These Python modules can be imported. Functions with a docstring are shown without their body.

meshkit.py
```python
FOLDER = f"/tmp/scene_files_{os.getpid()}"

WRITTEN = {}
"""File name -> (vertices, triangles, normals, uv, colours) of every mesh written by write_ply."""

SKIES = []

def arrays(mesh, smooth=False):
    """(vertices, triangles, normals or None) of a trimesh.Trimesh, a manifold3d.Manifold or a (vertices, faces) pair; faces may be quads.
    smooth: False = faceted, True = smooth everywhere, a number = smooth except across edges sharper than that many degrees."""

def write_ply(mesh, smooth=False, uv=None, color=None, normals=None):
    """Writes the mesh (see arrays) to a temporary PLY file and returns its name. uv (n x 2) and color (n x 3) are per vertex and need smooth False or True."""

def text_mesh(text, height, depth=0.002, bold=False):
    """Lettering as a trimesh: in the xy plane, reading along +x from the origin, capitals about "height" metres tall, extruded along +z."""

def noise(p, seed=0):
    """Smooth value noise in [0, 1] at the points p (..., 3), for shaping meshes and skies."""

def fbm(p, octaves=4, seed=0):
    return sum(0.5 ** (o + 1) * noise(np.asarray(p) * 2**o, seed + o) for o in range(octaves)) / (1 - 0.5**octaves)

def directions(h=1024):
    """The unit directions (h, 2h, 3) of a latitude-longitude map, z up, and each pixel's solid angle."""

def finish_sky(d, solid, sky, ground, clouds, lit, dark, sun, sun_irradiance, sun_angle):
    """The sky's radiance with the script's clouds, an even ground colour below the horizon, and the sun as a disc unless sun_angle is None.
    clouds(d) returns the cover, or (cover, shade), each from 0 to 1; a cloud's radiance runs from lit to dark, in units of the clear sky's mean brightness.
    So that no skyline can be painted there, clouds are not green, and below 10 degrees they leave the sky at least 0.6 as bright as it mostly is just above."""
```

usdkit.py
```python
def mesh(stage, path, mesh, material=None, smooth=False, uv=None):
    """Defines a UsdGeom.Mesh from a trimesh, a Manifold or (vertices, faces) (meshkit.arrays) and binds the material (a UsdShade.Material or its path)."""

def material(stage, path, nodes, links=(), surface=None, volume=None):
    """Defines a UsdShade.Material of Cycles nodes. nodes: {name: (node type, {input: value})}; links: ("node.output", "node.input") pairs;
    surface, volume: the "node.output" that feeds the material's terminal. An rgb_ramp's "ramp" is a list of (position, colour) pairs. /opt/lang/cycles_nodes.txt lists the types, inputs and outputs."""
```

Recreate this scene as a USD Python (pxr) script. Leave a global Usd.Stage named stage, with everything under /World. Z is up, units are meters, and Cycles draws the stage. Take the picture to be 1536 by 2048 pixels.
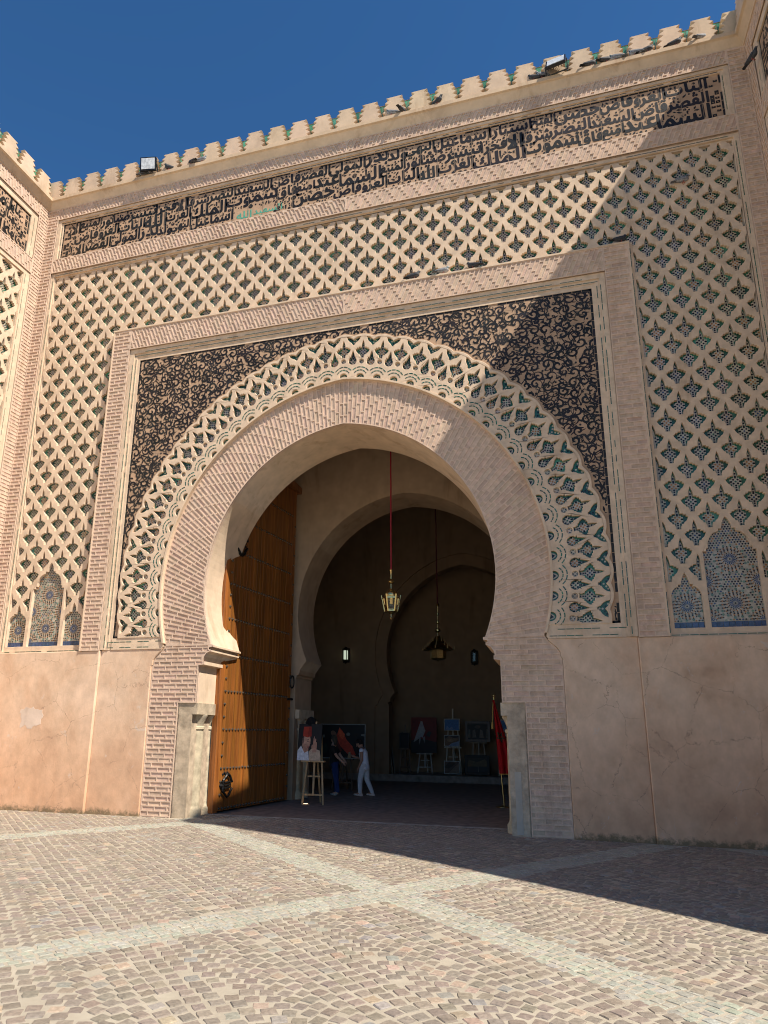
import math, random, json
import numpy as np
import trimesh, usdkit, meshkit
import manifold3d as m3
import mapbox_earcut as earcut
import shapely
from PIL import Image, ImageDraw
from scipy.spatial import cKDTree
from shapely.geometry import Polygon, LineString, Point, MultiPolygon, box as sbox
from shapely.ops import unary_union
from shapely import affinity
from pxr import Usd, UsdGeom, UsdLux, UsdShade, Gf, Sdf, Vt

stage = Usd.Stage.CreateInMemory()
UsdGeom.SetStageUpAxis(stage, UsdGeom.Tokens.z)
UsdGeom.SetStageMetersPerUnit(stage, 1.0)
world = UsdGeom.Xform.Define(stage, '/World'); stage.SetDefaultPrim(world.GetPrim())
UsdGeom.Scope.Define(stage, '/World/Looks')

# ------------------------------------------------------------------ camera
FPX, CX, CY, W_, H_ = 1354.196, 706.489, 1113.851, 1536.0, 2048.0
YAW, PIT, ROL = 0.288648, 0.251526, -0.01144799
EYE = np.array([4.414422, -13.847219, 1.876726])
_fw = np.array([-math.sin(YAW) * math.cos(PIT), math.cos(YAW) * math.cos(PIT), math.sin(PIT)])
_r = np.array([math.cos(YAW), math.sin(YAW), 0.0]); _d = np.cross(_fw, _r)
_rr = math.cos(ROL) * _r + math.sin(ROL) * _d; _dd = -math.sin(ROL) * _r + math.cos(ROL) * _d
cam = UsdGeom.Camera.Define(stage, '/World/camera')
mm = np.eye(4); mm[0, :3] = _rr; mm[1, :3] = -_dd; mm[2, :3] = -_fw; mm[3, :3] = EYE
cam.AddTransformOp().Set(Gf.Matrix4d(*mm.ravel().tolist()))
cam.CreateHorizontalApertureAttr(36.0); cam.CreateVerticalApertureAttr(48.0)
cam.CreateFocalLengthAttr(36.0 * FPX / W_)
cam.CreateHorizontalApertureOffsetAttr((W_ / 2 - CX) / W_ * 36.0)
cam.CreateVerticalApertureOffsetAttr((CY - H_ / 2) / W_ * 36.0)
cam.CreateClippingRangeAttr(Gf.Vec2f(0.05, 2000))
cam.CreateExposureAttr(0.74)

# ------------------------------------------------------------------ sky and sun
SUN = np.array([1.0, -0.457, 1.41]); SUN /= np.linalg.norm(SUN)
SUN_EL, SUN_ROT = math.asin(SUN[2]), math.atan2(SUN[0], SUN[1])
usdkit.material(stage, '/World/Looks/sky', {
    's': ('sky_texture', {'sky_type': 'single_scattering', 'sun_disc': False, 'sun_elevation': SUN_EL, 'sun_rotation': SUN_ROT, 'altitude': 550.0, 'air_density': 1.0, 'aerosol_density': 0.1, 'ozone_density': 4.0}),
    'h': ('hsv', {'saturation': 1.22}), 'b': ('background_shader', {'strength': 0.08})}, [('s.color', 'h.color'), ('h.color', 'b.color')], surface='b.background')
dome = UsdLux.DomeLight.Define(stage, '/World/sky')
dome.CreateIntensityAttr(1.0)
UsdShade.MaterialBindingAPI.Apply(dome.GetPrim()).Bind(UsdShade.Material.Get(stage, '/World/Looks/sky'))
sun = UsdLux.DistantLight.Define(stage, '/World/sun')
sun.CreateIntensityAttr(1.15); sun.CreateNormalizeAttr(True); sun.CreateAngleAttr(0.5); sun.CreateColorAttr(Gf.Vec3f(1.0, 0.93, 0.83))
_z = SUN; _x = np.cross([0, 0, 1.0], _z); _x /= np.linalg.norm(_x); _y = np.cross(_z, _x)
sm = np.eye(4); sm[0, :3] = _x; sm[1, :3] = _y; sm[2, :3] = _z; sm[3, :3] = [20, -12, 28]
sun.AddTransformOp().Set(Gf.Matrix4d(*sm.ravel().tolist()))

# ------------------------------------------------------------------ materials
def L(p): return '/World/Looks/' + p

def tinted(name, rough=0.85, stain=0.0, noise=6.0, amount=0.25, bump=0.3, bscale=40.0, bdist=0.004, spec=0.3, coord='geometry.position', metallic=0.0, coat=0.0, detail=6.0):
    """colour from the mesh's primvar 'col', mottled by noise, with fine relief"""
    n = {'a': ('attribute', {'attribute': 'col'}), 'g': ('geometry', {}), 't': ('texture_coordinate', {}),
         'n': ('noise_texture', {'scale': noise, 'detail': detail, 'roughness': 0.6}),
         'r': ('map_range', {'from_min': 0.25, 'from_max': 0.75, 'to_min': 1.0 - amount, 'to_max': 1.0 + amount}),
         'm': ('vector_math', {'math_type': 'scale'}),
         'bn': ('noise_texture', {'scale': bscale, 'detail': 4.0, 'roughness': 0.6}),
         'b': ('bump', {'strength': bump, 'distance': bdist}),
         'p': ('principled_bsdf', {'roughness': rough, 'specular_ior_level': spec, 'metallic': metallic, 'coat_weight': coat, 'coat_roughness': 0.12})}
    src = 'g.position' if coord == 'geometry.position' else 't.object'
    lk = [(src, 'n.vector'), (src, 'bn.vector'), ('n.fac', 'r.value'), ('a.color', 'm.vector1'), ('r.result', 'm.scale'), ('m.vector', 'p.base_color'), ('bn.fac', 'b.height'), ('b.normal', 'p.normal')]
    if stain:
        n.update({'sm': ('mapping', {'scale': (1.6, 1.6, 0.28)}), 'sn': ('noise_texture', {'scale': 1.0, 'detail': 7.0, 'roughness': 0.68, 'distortion': 0.5}),
                  'sr': ('rgb_ramp', {'ramp': [(0.28, (1 - stain * 1.5, 1 - stain * 1.8, 1 - stain * 2.1)), (0.46, (1, 1, 1)), (0.56, (1, 1, 1)), (0.74, (1 + stain * .45, 1 + stain * .5, 1 + stain * .55))]}),
                  'sx': ('mix_color', {'blend_type': 'multiply', 'fac': 1.0, 'use_clamp_result': False, 'use_clamp': False})})
        lk = [l for l in lk if l != ('m.vector', 'p.base_color')] + [(src, 'sm.vector'), ('sm.vector', 'sn.vector'), ('sn.fac', 'sr.fac'), ('m.vector', 'sx.a'), ('sr.color', 'sx.b'), ('sx.result', 'p.base_color')]
    return usdkit.material(stage, L(name), n, lk, surface='p.BSDF')

M = {}
M['plaster'] = tinted('plaster', rough=0.9, stain=0.2, noise=2.6, amount=0.16, bump=0.25, bscale=18.0, bdist=0.01)
M['carved'] = tinted('carved_plaster', rough=0.92, stain=0.16, noise=5.0, amount=0.2, bump=0.4, bscale=55.0, bdist=0.006)
M['brick'] = tinted('brick_face', rough=0.92, stain=0.12, noise=9.0, amount=0.2, bump=0.5, bscale=70.0, bdist=0.004)
M['glaze'] = tinted('glazed_tile', rough=0.22, noise=14.0, amount=0.4, bump=0.1, bscale=60.0, bdist=0.002, spec=0.5)
M['inkglaze'] = tinted('black_glaze', rough=0.5, noise=9.0, amount=0.5, bump=0.2, bscale=24.0, bdist=0.004, spec=0.28)
M['terracotta'] = tinted('terracotta_ground', rough=0.8, noise=4.0, amount=0.28, bump=0.3, bscale=60.0, bdist=0.003)
M['stone'] = tinted('old_stone', rough=0.85, noise=5.0, amount=0.45, bump=0.5, bscale=30.0, bdist=0.012)
M['sett'] = tinted('paving_sett', rough=0.75, noise=30.0, amount=0.3, bump=0.6, bscale=90.0, bdist=0.005, spec=0.35)
M['wood'] = None
M['metal'] = tinted('dark_iron', rough=0.45, noise=20.0, amount=0.3, bump=0.2, spec=0.5, metallic=0.6)
M['brass'] = tinted('brass', rough=0.28, noise=30.0, amount=0.25, bump=0.15, bscale=80.0, bdist=0.002, metallic=1.0, coord='object')
M['cloth'] = tinted('cloth', rough=0.95, noise=15.0, amount=0.15, bump=0.3, bscale=120.0, bdist=0.002, coord='object')
M['skin'] = tinted('skin', rough=0.55, noise=20.0, amount=0.08, bump=0.05, coord='object')
M['paint'] = tinted('painted_surface', rough=0.5, noise=18.0, amount=0.35, bump=0.15, bscale=60.0, bdist=0.002, coord='object')
M['feather'] = tinted('feathers', rough=0.7, noise=40.0, amount=0.5, bump=0.2, bscale=150.0, bdist=0.003, coord='object')

# weathered lower wall: pink-tan limewash, redder and stained towards its foot, white scuffs, moss at the ground
usdkit.material(stage, L('limewash'), {
    'a': ('attribute', {'attribute': 'col'}), 'g': ('geometry', {}), 'xyz': ('separate_xyz', {}),
    'map': ('mapping', {'scale': (1.0, 1.0, 0.75)}),
    'n1': ('noise_texture', {'scale': 0.9, 'detail': 7.0, 'roughness': 0.62, 'distortion': 0.4}),
    'n2': ('noise_texture', {'scale': 3.5, 'detail': 8.0, 'roughness': 0.7}),
    'n3': ('noise_texture', {'scale': 2.6, 'detail': 9.0, 'roughness': 0.75, 'distortion': 0.8}),
    'n4': ('noise_texture', {'scale': 9.0, 'detail': 6.0, 'roughness': 0.7}),
    'r1': ('rgb_ramp', {'ramp': [(0.30, (0.80, 0.71, 0.65)), (0.42, (0.94, 0.87, 0.82)), (0.5, (1.0, 0.97, 0.94)), (0.58, (1.03, 1.03, 1.03)), (0.7, (1.12, 1.16, 1.2))]}),
    'r2': ('map_range', {'from_min': 0.3, 'from_max': 0.7, 'to_min': 0.84, 'to_max': 1.13}),
    'zf': ('map_range', {'from_min': 0.3, 'from_max': 2.6, 'to_min': 1.0, 'to_max': 0.0, 'clamp': True}),
    'zn': ('math', {'math_type': 'multiply_add', 'value2': 1.6, 'value3': -0.8}),
    'zs': ('math', {'math_type': 'add', 'use_clamp': True}),
    'c1': ('mix_color', {'blend_type': 'multiply', 'fac': 1.0}), 'c1s': ('vector_math', {'math_type': 'scale'}),
    'red': ('mix_color', {'blend_type': 'multiply', 'b': (0.96, 0.83, 0.74)}),
    'ws': ('map_range', {'from_min': 0.615, 'from_max': 0.66, 'to_min': 0.0, 'to_max': 0.6, 'clamp': True}),
    'wh': ('mix_color', {'blend_type': 'mix', 'b': (0.62, 0.54, 0.46)}),
    'mz': ('map_range', {'from_min': 0.02, 'from_max': 0.30, 'to_min': 1.05, 'to_max': 0.0, 'clamp': False}),
    'mm': ('math', {'math_type': 'multiply'}), 'mc': ('map_range', {'from_min': 0.3, 'from_max': 0.5, 'to_min': 0.0, 'to_max': 0.8, 'clamp': True}),
    'moss': ('mix_color', {'blend_type': 'mix', 'b': (0.13, 0.11, 0.06)}),
    'sc': ('mapping', {'scale': (26.0, 26.0, 0.9), 'rotation': (0.0, 0.06, 0.0)}), 'scn': ('noise_texture', {'scale': 1.0, 'detail': 3.0, 'roughness': 0.6}), 'scr': ('map_range', {'from_min': 0.66, 'from_max': 0.72, 'to_min': 0.0, 'to_max': 0.45, 'clamp': True}), 'scq': ('map_range', {'from_min': 0.5, 'from_max': 0.6, 'to_min': 0.0, 'to_max': 1.0, 'clamp': True}), 'scx': ('math', {'math_type': 'multiply'}), 'scm': ('mix_color', {'blend_type': 'mix', 'b': (0.62, 0.52, 0.44)}),
    'cw': ('vector_math', {'math_type': 'scale', 'scale': 0.16}), 'cv': ('vector_math', {'math_type': 'add'}), 'cr': ('voronoi_texture', {'feature': 'distance_to_edge', 'scale': 0.9}), 'crr': ('map_range', {'from_min': 0.0, 'from_max': 0.006, 'to_min': 0.7, 'to_max': 0.0, 'clamp': True}), 'crq': ('map_range', {'from_min': 0.44, 'from_max': 0.54, 'to_min': 0.0, 'to_max': 1.0, 'clamp': True}), 'crx': ('math', {'math_type': 'multiply'}), 'crm': ('mix_color', {'blend_type': 'mix', 'b': (0.20, 0.13, 0.09)}),
    'n5': ('noise_texture', {'scale': 26.0, 'detail': 5.0, 'roughness': 0.7}), 'pit': ('map_range', {'from_min': 0.68, 'from_max': 0.74, 'to_min': 0.0, 'to_max': 0.55, 'clamp': True}), 'pm': ('mix_color', {'blend_type': 'mix', 'b': (0.16, 0.11, 0.07)}),
    'b': ('bump', {'strength': 0.5, 'distance': 0.015}),
    'p': ('principled_bsdf', {'roughness': 0.93, 'specular_ior_level': 0.25})},
    [('g.position', 'map.vector'), ('map.vector', 'n1.vector'), ('map.vector', 'n2.vector'), ('map.vector', 'n3.vector'), ('g.position', 'n4.vector'), ('g.position', 'xyz.vector'),
     ('n1.fac', 'r1.fac'), ('a.color', 'c1.a'), ('r1.color', 'c1.b'), ('n2.fac', 'r2.value'), ('c1.result', 'c1s.vector1'), ('r2.result', 'c1s.scale'),
     ('xyz.z', 'zf.value'), ('n1.fac', 'zn.value1'), ('zf.result', 'zs.value1'), ('zn.value', 'zs.value2'), ('c1s.vector', 'red.a'), ('zs.value', 'red.fac'),
     ('n3.fac', 'ws.value'), ('red.result', 'wh.a'), ('ws.result', 'wh.fac'),
     ('xyz.z', 'mz.value'), ('mz.result', 'mm.value1'), ('n4.fac', 'mm.value2'), ('mm.value', 'mc.value'), ('wh.result', 'moss.a'), ('mc.result', 'moss.fac'),
     ('crm.result', 'pm.a'), ('g.position', 'sc.vector'), ('sc.vector', 'scn.vector'), ('scn.fac', 'scr.value'), ('n1.fac', 'scq.value'), ('scr.result', 'scx.value1'), ('scq.result', 'scx.value2'), ('scx.value', 'scm.fac'), ('moss.result', 'scm.a'), ('g.position', 'cv.vector1'), ('n4.color', 'cw.vector1'), ('cw.vector', 'cv.vector2'), ('cv.vector', 'cr.vector'), ('cr.distance', 'crr.value'), ('n3.fac', 'crq.value'), ('crr.result', 'crx.value1'), ('crq.result', 'crx.value2'), ('crx.value', 'crm.fac'), ('scm.result', 'crm.a'), ('g.position', 'n5.vector'), ('n5.fac', 'pit.value'), ('pit.result', 'pm.fac'), ('pm.result', 'p.base_color'), ('n2.fac', 'b.height'), ('b.normal', 'p.normal')], surface='p.BSDF')
M['limewash'] = UsdShade.Material.Get(stage, L('limewash'))

usdkit.material(stage, L('varnished_wood'), {
    'a': ('attribute', {'attribute': 'col'}), 'g': ('geometry', {}), 'map': ('mapping', {'scale': (14.0, 14.0, 0.7)}),
    'n': ('noise_texture', {'scale': 1.0, 'detail': 6.0, 'roughness': 0.65, 'distortion': 0.6}),
    'r': ('rgb_ramp', {'ramp': [(0.3, (0.45, 0.36, 0.30)), (0.5, (1.0, 1.0, 1.0)), (0.7, (1.45, 1.35, 1.2))]}),
    'm': ('mix_color', {'blend_type': 'multiply', 'fac': 1.0, 'use_clamp_result': False}),
    'b': ('bump', {'strength': 0.25, 'distance': 0.004}),
    'p': ('principled_bsdf', {'roughness': 0.42, 'specular_ior_level': 0.45})},
    [('g.position', 'map.vector'), ('map.vector', 'n.vector'), ('n.fac', 'r.fac'), ('a.color', 'm.a'), ('r.color', 'm.b'), ('m.result', 'p.base_color'), ('n.fac', 'b.height'), ('b.normal', 'p.normal')], surface='p.BSDF')
M['wood'] = UsdShade.Material.Get(stage, L('varnished_wood'))

usdkit.material(stage, L('sandy_ground'), {
    'g': ('geometry', {}), 'n': ('noise_texture', {'scale': 2.2, 'detail': 8.0, 'roughness': 0.7}), 'n2': ('noise_texture', {'scale': 80.0, 'detail': 4.0}),
    'r': ('rgb_ramp', {'ramp': [(0.3, (0.31, 0.265, 0.20)), (0.7, (0.44, 0.385, 0.295))]}),
    'b': ('bump', {'strength': 0.6, 'distance': 0.006}), 'p': ('principled_bsdf', {'roughness': 0.95, 'specular_ior_level': 0.2})},
    [('g.position', 'n.vector'), ('g.position', 'n2.vector'), ('n.fac', 'r.fac'), ('r.color', 'p.base_color'), ('n2.fac', 'b.height'), ('b.normal', 'p.normal')], surface='p.BSDF')
M['sand'] = UsdShade.Material.Get(stage, L('sandy_ground'))

usdkit.material(stage, L('clear_pane'), {
    'f': ('fresnel', {'IOR': 1.5}), 't': ('transparent_bsdf', {'color': (0.85, 0.85, 0.8)}), 'g': ('glossy_bsdf', {'roughness': 0.05, 'color': (0.9, 0.9, 0.9)}), 'm': ('mix_closure', {})},
    [('f.fac', 'm.fac'), ('t.BSDF', 'm.closure1'), ('g.BSDF', 'm.closure2')], surface='m.closure')
M['pane'] = UsdShade.Material.Get(stage, L('clear_pane'))
def glow(name, col, s):
    usdkit.material(stage, L(name), {'e': ('emission', {'color': col, 'strength': s})}, [], surface='e.emission')
    M[name] = UsdShade.Material.Get(stage, L(name))
glow('lamp_glow', (0.80, 0.92, 0.72), 0.4)
glow('floor_glow', (1.0, 0.72, 0.45), 2.5)

# ------------------------------------------------------------------ prims
_used = {}
def free(parent, name):
    k = _used.get((parent, name), 0); _used[(parent, name)] = k + 1
    return f'{parent}/{name}' if k == 0 else f'{parent}/{name}_{k:03d}'

def tag(prim, label=None, cat=None, group=None, kind=None):
    for k, v in (('label', label), ('category', cat), ('group', group), ('kind', kind)):
        if v: prim.SetCustomDataByKey(k, v)
    return prim

def thing(name, label=None, cat=None, loc=(0, 0, 0), rotz=0.0, group=None, kind=None):
    x = UsdGeom.Xform.Define(stage, free('/World', name))
    if any(loc): x.AddTranslateOp().Set(Gf.Vec3d(*map(float, loc)))
    if rotz: x.AddRotateZOp().Set(float(rotz))
    return tag(x.GetPrim(), label, cat, group, kind)

class MB:
    """collects triangles with a colour each vertex"""
    def __init__(s): s.v, s.f, s.c, s.n = [], [], [], 0
    def add(s, v, f, c=(1, 1, 1)):
        v = np.asarray(v, float); f = np.asarray(f, int)
        if len(f) == 0: return s
        if f.shape[1] == 4: f = np.vstack([f[:, [0, 1, 2]], f[:, [0, 2, 3]]])
        s.v.append(v); s.f.append(f + s.n); s.n += len(v)
        c = np.asarray(c, float); s.c.append(np.tile(c, (len(v), 1)) if c.ndim == 1 else c)
        return s
    def tm(s, t, c=(1, 1, 1), M4=None):
        v = np.asarray(t.vertices, float)
        if M4 is not None: v = v @ np.asarray(M4)[:3, :3].T + np.asarray(M4)[:3, 3]
        return s.add(v, t.faces, c)
    def box(s, lo, hi, c=(1, 1, 1)):
        lo, hi = np.minimum(lo, hi), np.maximum(lo, hi)
        v = np.array([[(lo, hi)[i][0], (lo, hi)[j][1], (lo, hi)[k][2]] for i in (0, 1) for j in (0, 1) for k in (0, 1)])
        return s.add(v, [[0, 1, 3, 2], [4, 6, 7, 5], [0, 4, 5, 1], [2, 3, 7, 6], [0, 2, 6, 4], [1, 5, 7, 3]], c)
    def bar(s, p, q, r, c=(1, 1, 1), n=8, r2=None):
        p, q = np.asarray(p, float), np.asarray(q, float); d = (q - p) / max(np.linalg.norm(q - p), 1e-9)
        u = np.cross(d, [0.3, 0.5, 0.81]); u /= np.linalg.norm(u); w = np.cross(d, u)
        a = np.arange(n) / n * 2 * math.pi; o = np.cos(a)[:, None] * u + np.sin(a)[:, None] * w
        r2 = r if r2 is None else r2
        v = np.vstack([p + o * r, q + o * r2, p[None], q[None]])
        f = [[i, (i + 1) % n, n + (i + 1) % n] for i in range(n)] + [[i, n + (i + 1) % n, n + i] for i in range(n)] + [[2 * n, (i + 1) % n, i] for i in range(n)] + [[2 * n + 1, n + i, n + (i + 1) % n] for i in range(n)]
        return s.add(v, f, c)
    def beam(s, p, q, w, h, c=(1, 1, 1)):
        """rectangular bar from p to q"""
        p, q = np.asarray(p, float), np.asarray(q, float); d = (q - p) / np.linalg.norm(q - p)
        u = np.cross(d, [0, 1.0, 0.001]); u /= np.linalg.norm(u); k = np.cross(d, u)
        v = [e + a * u * w / 2 + b * k * h / 2 for e in (p, q) for a in (-1, 1) for b in (-1, 1)]
        return s.add(v, [[0, 1, 3, 2], [4, 6, 7, 5], [0, 4, 5, 1], [2, 3, 7, 6], [0, 2, 6, 4], [1, 5, 7, 3]], c)
    def lathe(s, prof, c=(1, 1, 1), n=24, at=(0, 0, 0), frac=1.0, start=0.0):
        prof = np.asarray(prof, float); k = len(prof); m_ = n + (frac < 1)
        a = start + np.arange(m_) / n * 2 * math.pi * frac
        v = np.array([[r * math.cos(t), r * math.sin(t), z] for t in a for r, z in prof]) + np.asarray(at)
        f = []
        for i in range(n if frac >= 1 else n):
            j = (i + 1) % m_ if frac >= 1 else i + 1
            for q in range(k - 1): f.append([i * k + q, j * k + q, j * k + q + 1, i * k + q + 1])
        return s.add(v, f, c)
    def build(s, name, parent, mat, smooth=False, kind=None, label=None):
        if not s.v: return None
        pp = parent if isinstance(parent, str) else (str(parent.GetPath()) if parent else '/World')
        v, f, c = np.vstack(s.v), np.vstack(s.f), np.vstack(s.c)
        path = free(pp, name)
        if smooth is not False and smooth is not True:
            t = trimesh.Trimesh(v, f, process=False); t.visual = trimesh.visual.ColorVisuals(t)
            key = np.round(c, 4)
            uc, inv = np.unique(key, axis=0, return_inverse=True)
            if len(uc) == 1:
                t2 = trimesh.graph.smooth_shade(trimesh.Trimesh(v, f, process=True), angle=math.radians(smooth), facet_minarea=None)
                v, f = np.array(t2.vertices), np.array(t2.faces); c = np.tile(uc[0], (len(v), 1)); smooth = True
            else: smooth = True
        m = usdkit.mesh(stage, path, (v, f), material=M[mat] if isinstance(mat, str) else mat, smooth=smooth)
        UsdGeom.PrimvarsAPI(m).CreatePrimvar('col', Sdf.ValueTypeNames.Color3fArray, 'vertex').Set(Vt.Vec3fArray.FromNumpy(c.astype(np.float32)))
        p = m.GetPrim()
        return tag(p, label, None, None, kind)

# ------------------------------------------------------------------ plane work
def polys(g):
    if g.is_empty: return []
    if g.geom_type == 'Polygon': return [g]
    return [p for p in getattr(g, 'geoms', []) if p.geom_type == 'Polygon' and p.area > 1e-6]

def tri2(p):
    rings = [np.asarray(p.exterior.coords)[:-1]] + [np.asarray(r.coords)[:-1] for r in p.interiors]
    v = np.vstack(rings)[:, :2]; ends = np.cumsum([len(r) for r in rings]).astype(np.uint32)
    return v, earcut.triangulate_float64(v, ends).reshape(-1, 3), rings

def FR(a, b, d): return np.stack([a, d + 0 * a, b], 1)                  # the gate's front plane y = 0, depth inward
def FL(a, b, d): return np.stack([-9.33 - d + 0 * a, -a, b], 1)         # face of the left bastion, a = distance from the corner
def FRW(a, b, d): return np.stack([9.33 + d + 0 * a, -a, b], 1)         # face of the right bastion
def at_y(y): return lambda a, b, d: np.stack([a, y + d + 0 * a, b], 1)

def ext(m, g, d0, d1, fr=FR, c=(1, 1, 1), side=True, back=False, bev=0.0):
    """plate of the flat shape g: front at depth d0, its edges run back to d1"""
    for p in polys(g):
        v, f, rings = tri2(p)
        if len(f) == 0: continue
        if bev:
            off = []
            for r in rings:
                n_ = len(r); pr = np.roll(r, 1, 0); nx = np.roll(r, -1, 0)
                e1 = r - pr; e2 = nx - r
                e1 /= np.maximum(np.linalg.norm(e1, axis=1, keepdims=True), 1e-9); e2 /= np.maximum(np.linalg.norm(e2, axis=1, keepdims=True), 1e-9)
                n1 = np.stack([-e1[:, 1], e1[:, 0]], 1); n2 = np.stack([-e2[:, 1], e2[:, 0]], 1)
                k = n1 + n2; k /= np.maximum((k * k).sum(1, keepdims=True) / 2, 0.6)
                sg = np.sign(0.5 * np.sum(r[:, 0] * nx[:, 1] - nx[:, 0] * r[:, 1]))
                sg = sg if r is rings[0] else -sg
                off.append(r + k * bev * sg)
            vi = np.vstack(off)
            m.add(fr(vi[:, 0], vi[:, 1], d0), f, c)
        else: off = rings; m.add(fr(v[:, 0], v[:, 1], d0), f, c)
        if side:
            for r, o in zip(rings, off):
                n_ = len(r); i = np.arange(n_); j = (i + 1) % n_
                if bev:
                    vv = np.vstack([fr(o[:, 0], o[:, 1], d0), fr(r[:, 0], r[:, 1], d0 + bev)])
                    m.add(vv, np.stack([i, j, n_ + j, n_ + i], 1), c)
                vv = np.vstack([fr(r[:, 0], r[:, 1], d0 + (bev if bev else 0)), fr(r[:, 0], r[:, 1], d1)])
                m.add(vv, np.stack([i, j, n_ + j, n_ + i], 1), c)
        if back: m.add(fr(v[:, 0], v[:, 1], d1), f[:, ::-1], c)
    return m

def jit(rng, c, s): return np.clip(np.asarray(c) * (1 + rng.uniform(-s, s)) * (1 + np.array([rng.uniform(-s, s) * 0.3 for _ in range(3)])), 0, 1)

# base colours (linear)
C_CREAM = (0.66, 0.50, 0.35)
C_CARVE = (0.65, 0.49, 0.345)
C_BRICK = (0.565, 0.41, 0.305)
C_MORT = (0.63, 0.465, 0.345)
C_LIME = (0.66, 0.485, 0.345)
C_TERRA = (0.45, 0.295, 0.185)
C_INK = (0.019, 0.017, 0.016)
C_GREEN = (0.025, 0.10, 0.065)
C_WHITE = (0.42, 0.37, 0.28)
C_BLACK = (0.015, 0.015, 0.018)
C_BLUE = (0.045, 0.075, 0.15)
C_ORANGE = (0.36, 0.16, 0.05)
C_STONE = (0.46, 0.36, 0.255)
# ------------------------------------------------------------------ builders for the carved facade
COUNT_BRICK = {}
def brickwork(parent, name, region, quads, fr, d, rng, limit, tone=C_BRICK, key=None):
    """raised mortar net over region, a brick lying a little back in every mesh of it"""
    inner = region.buffer(-0.022)
    qs = []
    for q in quads:
        g = Polygon(q)
        if not g.is_valid: continue
        for p in polys(g.intersection(inner)):
            if p.area > 0.0022: qs.append(p)
    net = region.difference(unary_union(qs))
    m = MB(); ext(m, net, d, d + 0.034, fr, C_MORT, bev=0.0)
    par = m.build(name, parent, 'brick')
    pp = str(par.GetPath())
    vis = sorted(range(len(qs)), key=lambda i: -qs[i].area)
    order = list(range(len(qs)))
    singles = set(order[:limit]) if key is None else set(sorted(order, key=lambda i: key(qs[i].centroid))[:limit])
    rest = MB()
    for i, p in enumerate(qs):
        dd = d + 0.0135 + rng.uniform(-0.003, 0.003)
        c = jit(rng, tone, 0.10)
        if i in singles:
            b = MB(); ext(b, p, dd, d + 0.034, fr, c); b.build('brick', par, 'brick')
        else: ext(rest, p, dd, d + 0.034, fr, c)
    if rest.v: rest.build('brick_rows', par, 'brick', kind='stuff')
    return par

def rows_h(a0, a1, b0, b1, pitch=0.102, bl=0.31, gap=0.026):
    out = []; k = 0; b = b0 + 0.03
    while b < b1:
        a = a0 - bl * (0.5 if k % 2 else 0.02)
        while a < a1:
            out.append([(a, b), (a + bl - gap, b), (a + bl - gap, b + pitch - gap), (a, b + pitch - gap)]); a += bl
        b += pitch; k += 1
    return out

def rows_v(a0, a1, b0, b1, sgn, pitch=0.105, bl=0.31, gap=0.027, tilt=22):
    """standing bricks that lean: sgn -1 to the left, +1 to the right"""
    out = []; t = math.tan(math.radians(tilt)) * sgn; h = b1 - b0
    n = int((a1 - a0 + h) / pitch) + 3; s0 = a0 - h - pitch
    for k in range(n + 8):
        x = s0 + k * pitch; v = -bl * ((k * (1 if sgn > 0 else 2)) % 3) / 3
        while v < h:
            y0, y1 = v, v + bl - gap; w = pitch - gap
            out.append([(x + y0 * t, b0 + y0), (x + w + y0 * t, b0 + y0), (x + w + y1 * t, b0 + y1), (x + y1 * t, b0 + y1)]); v += bl
    return out

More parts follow.
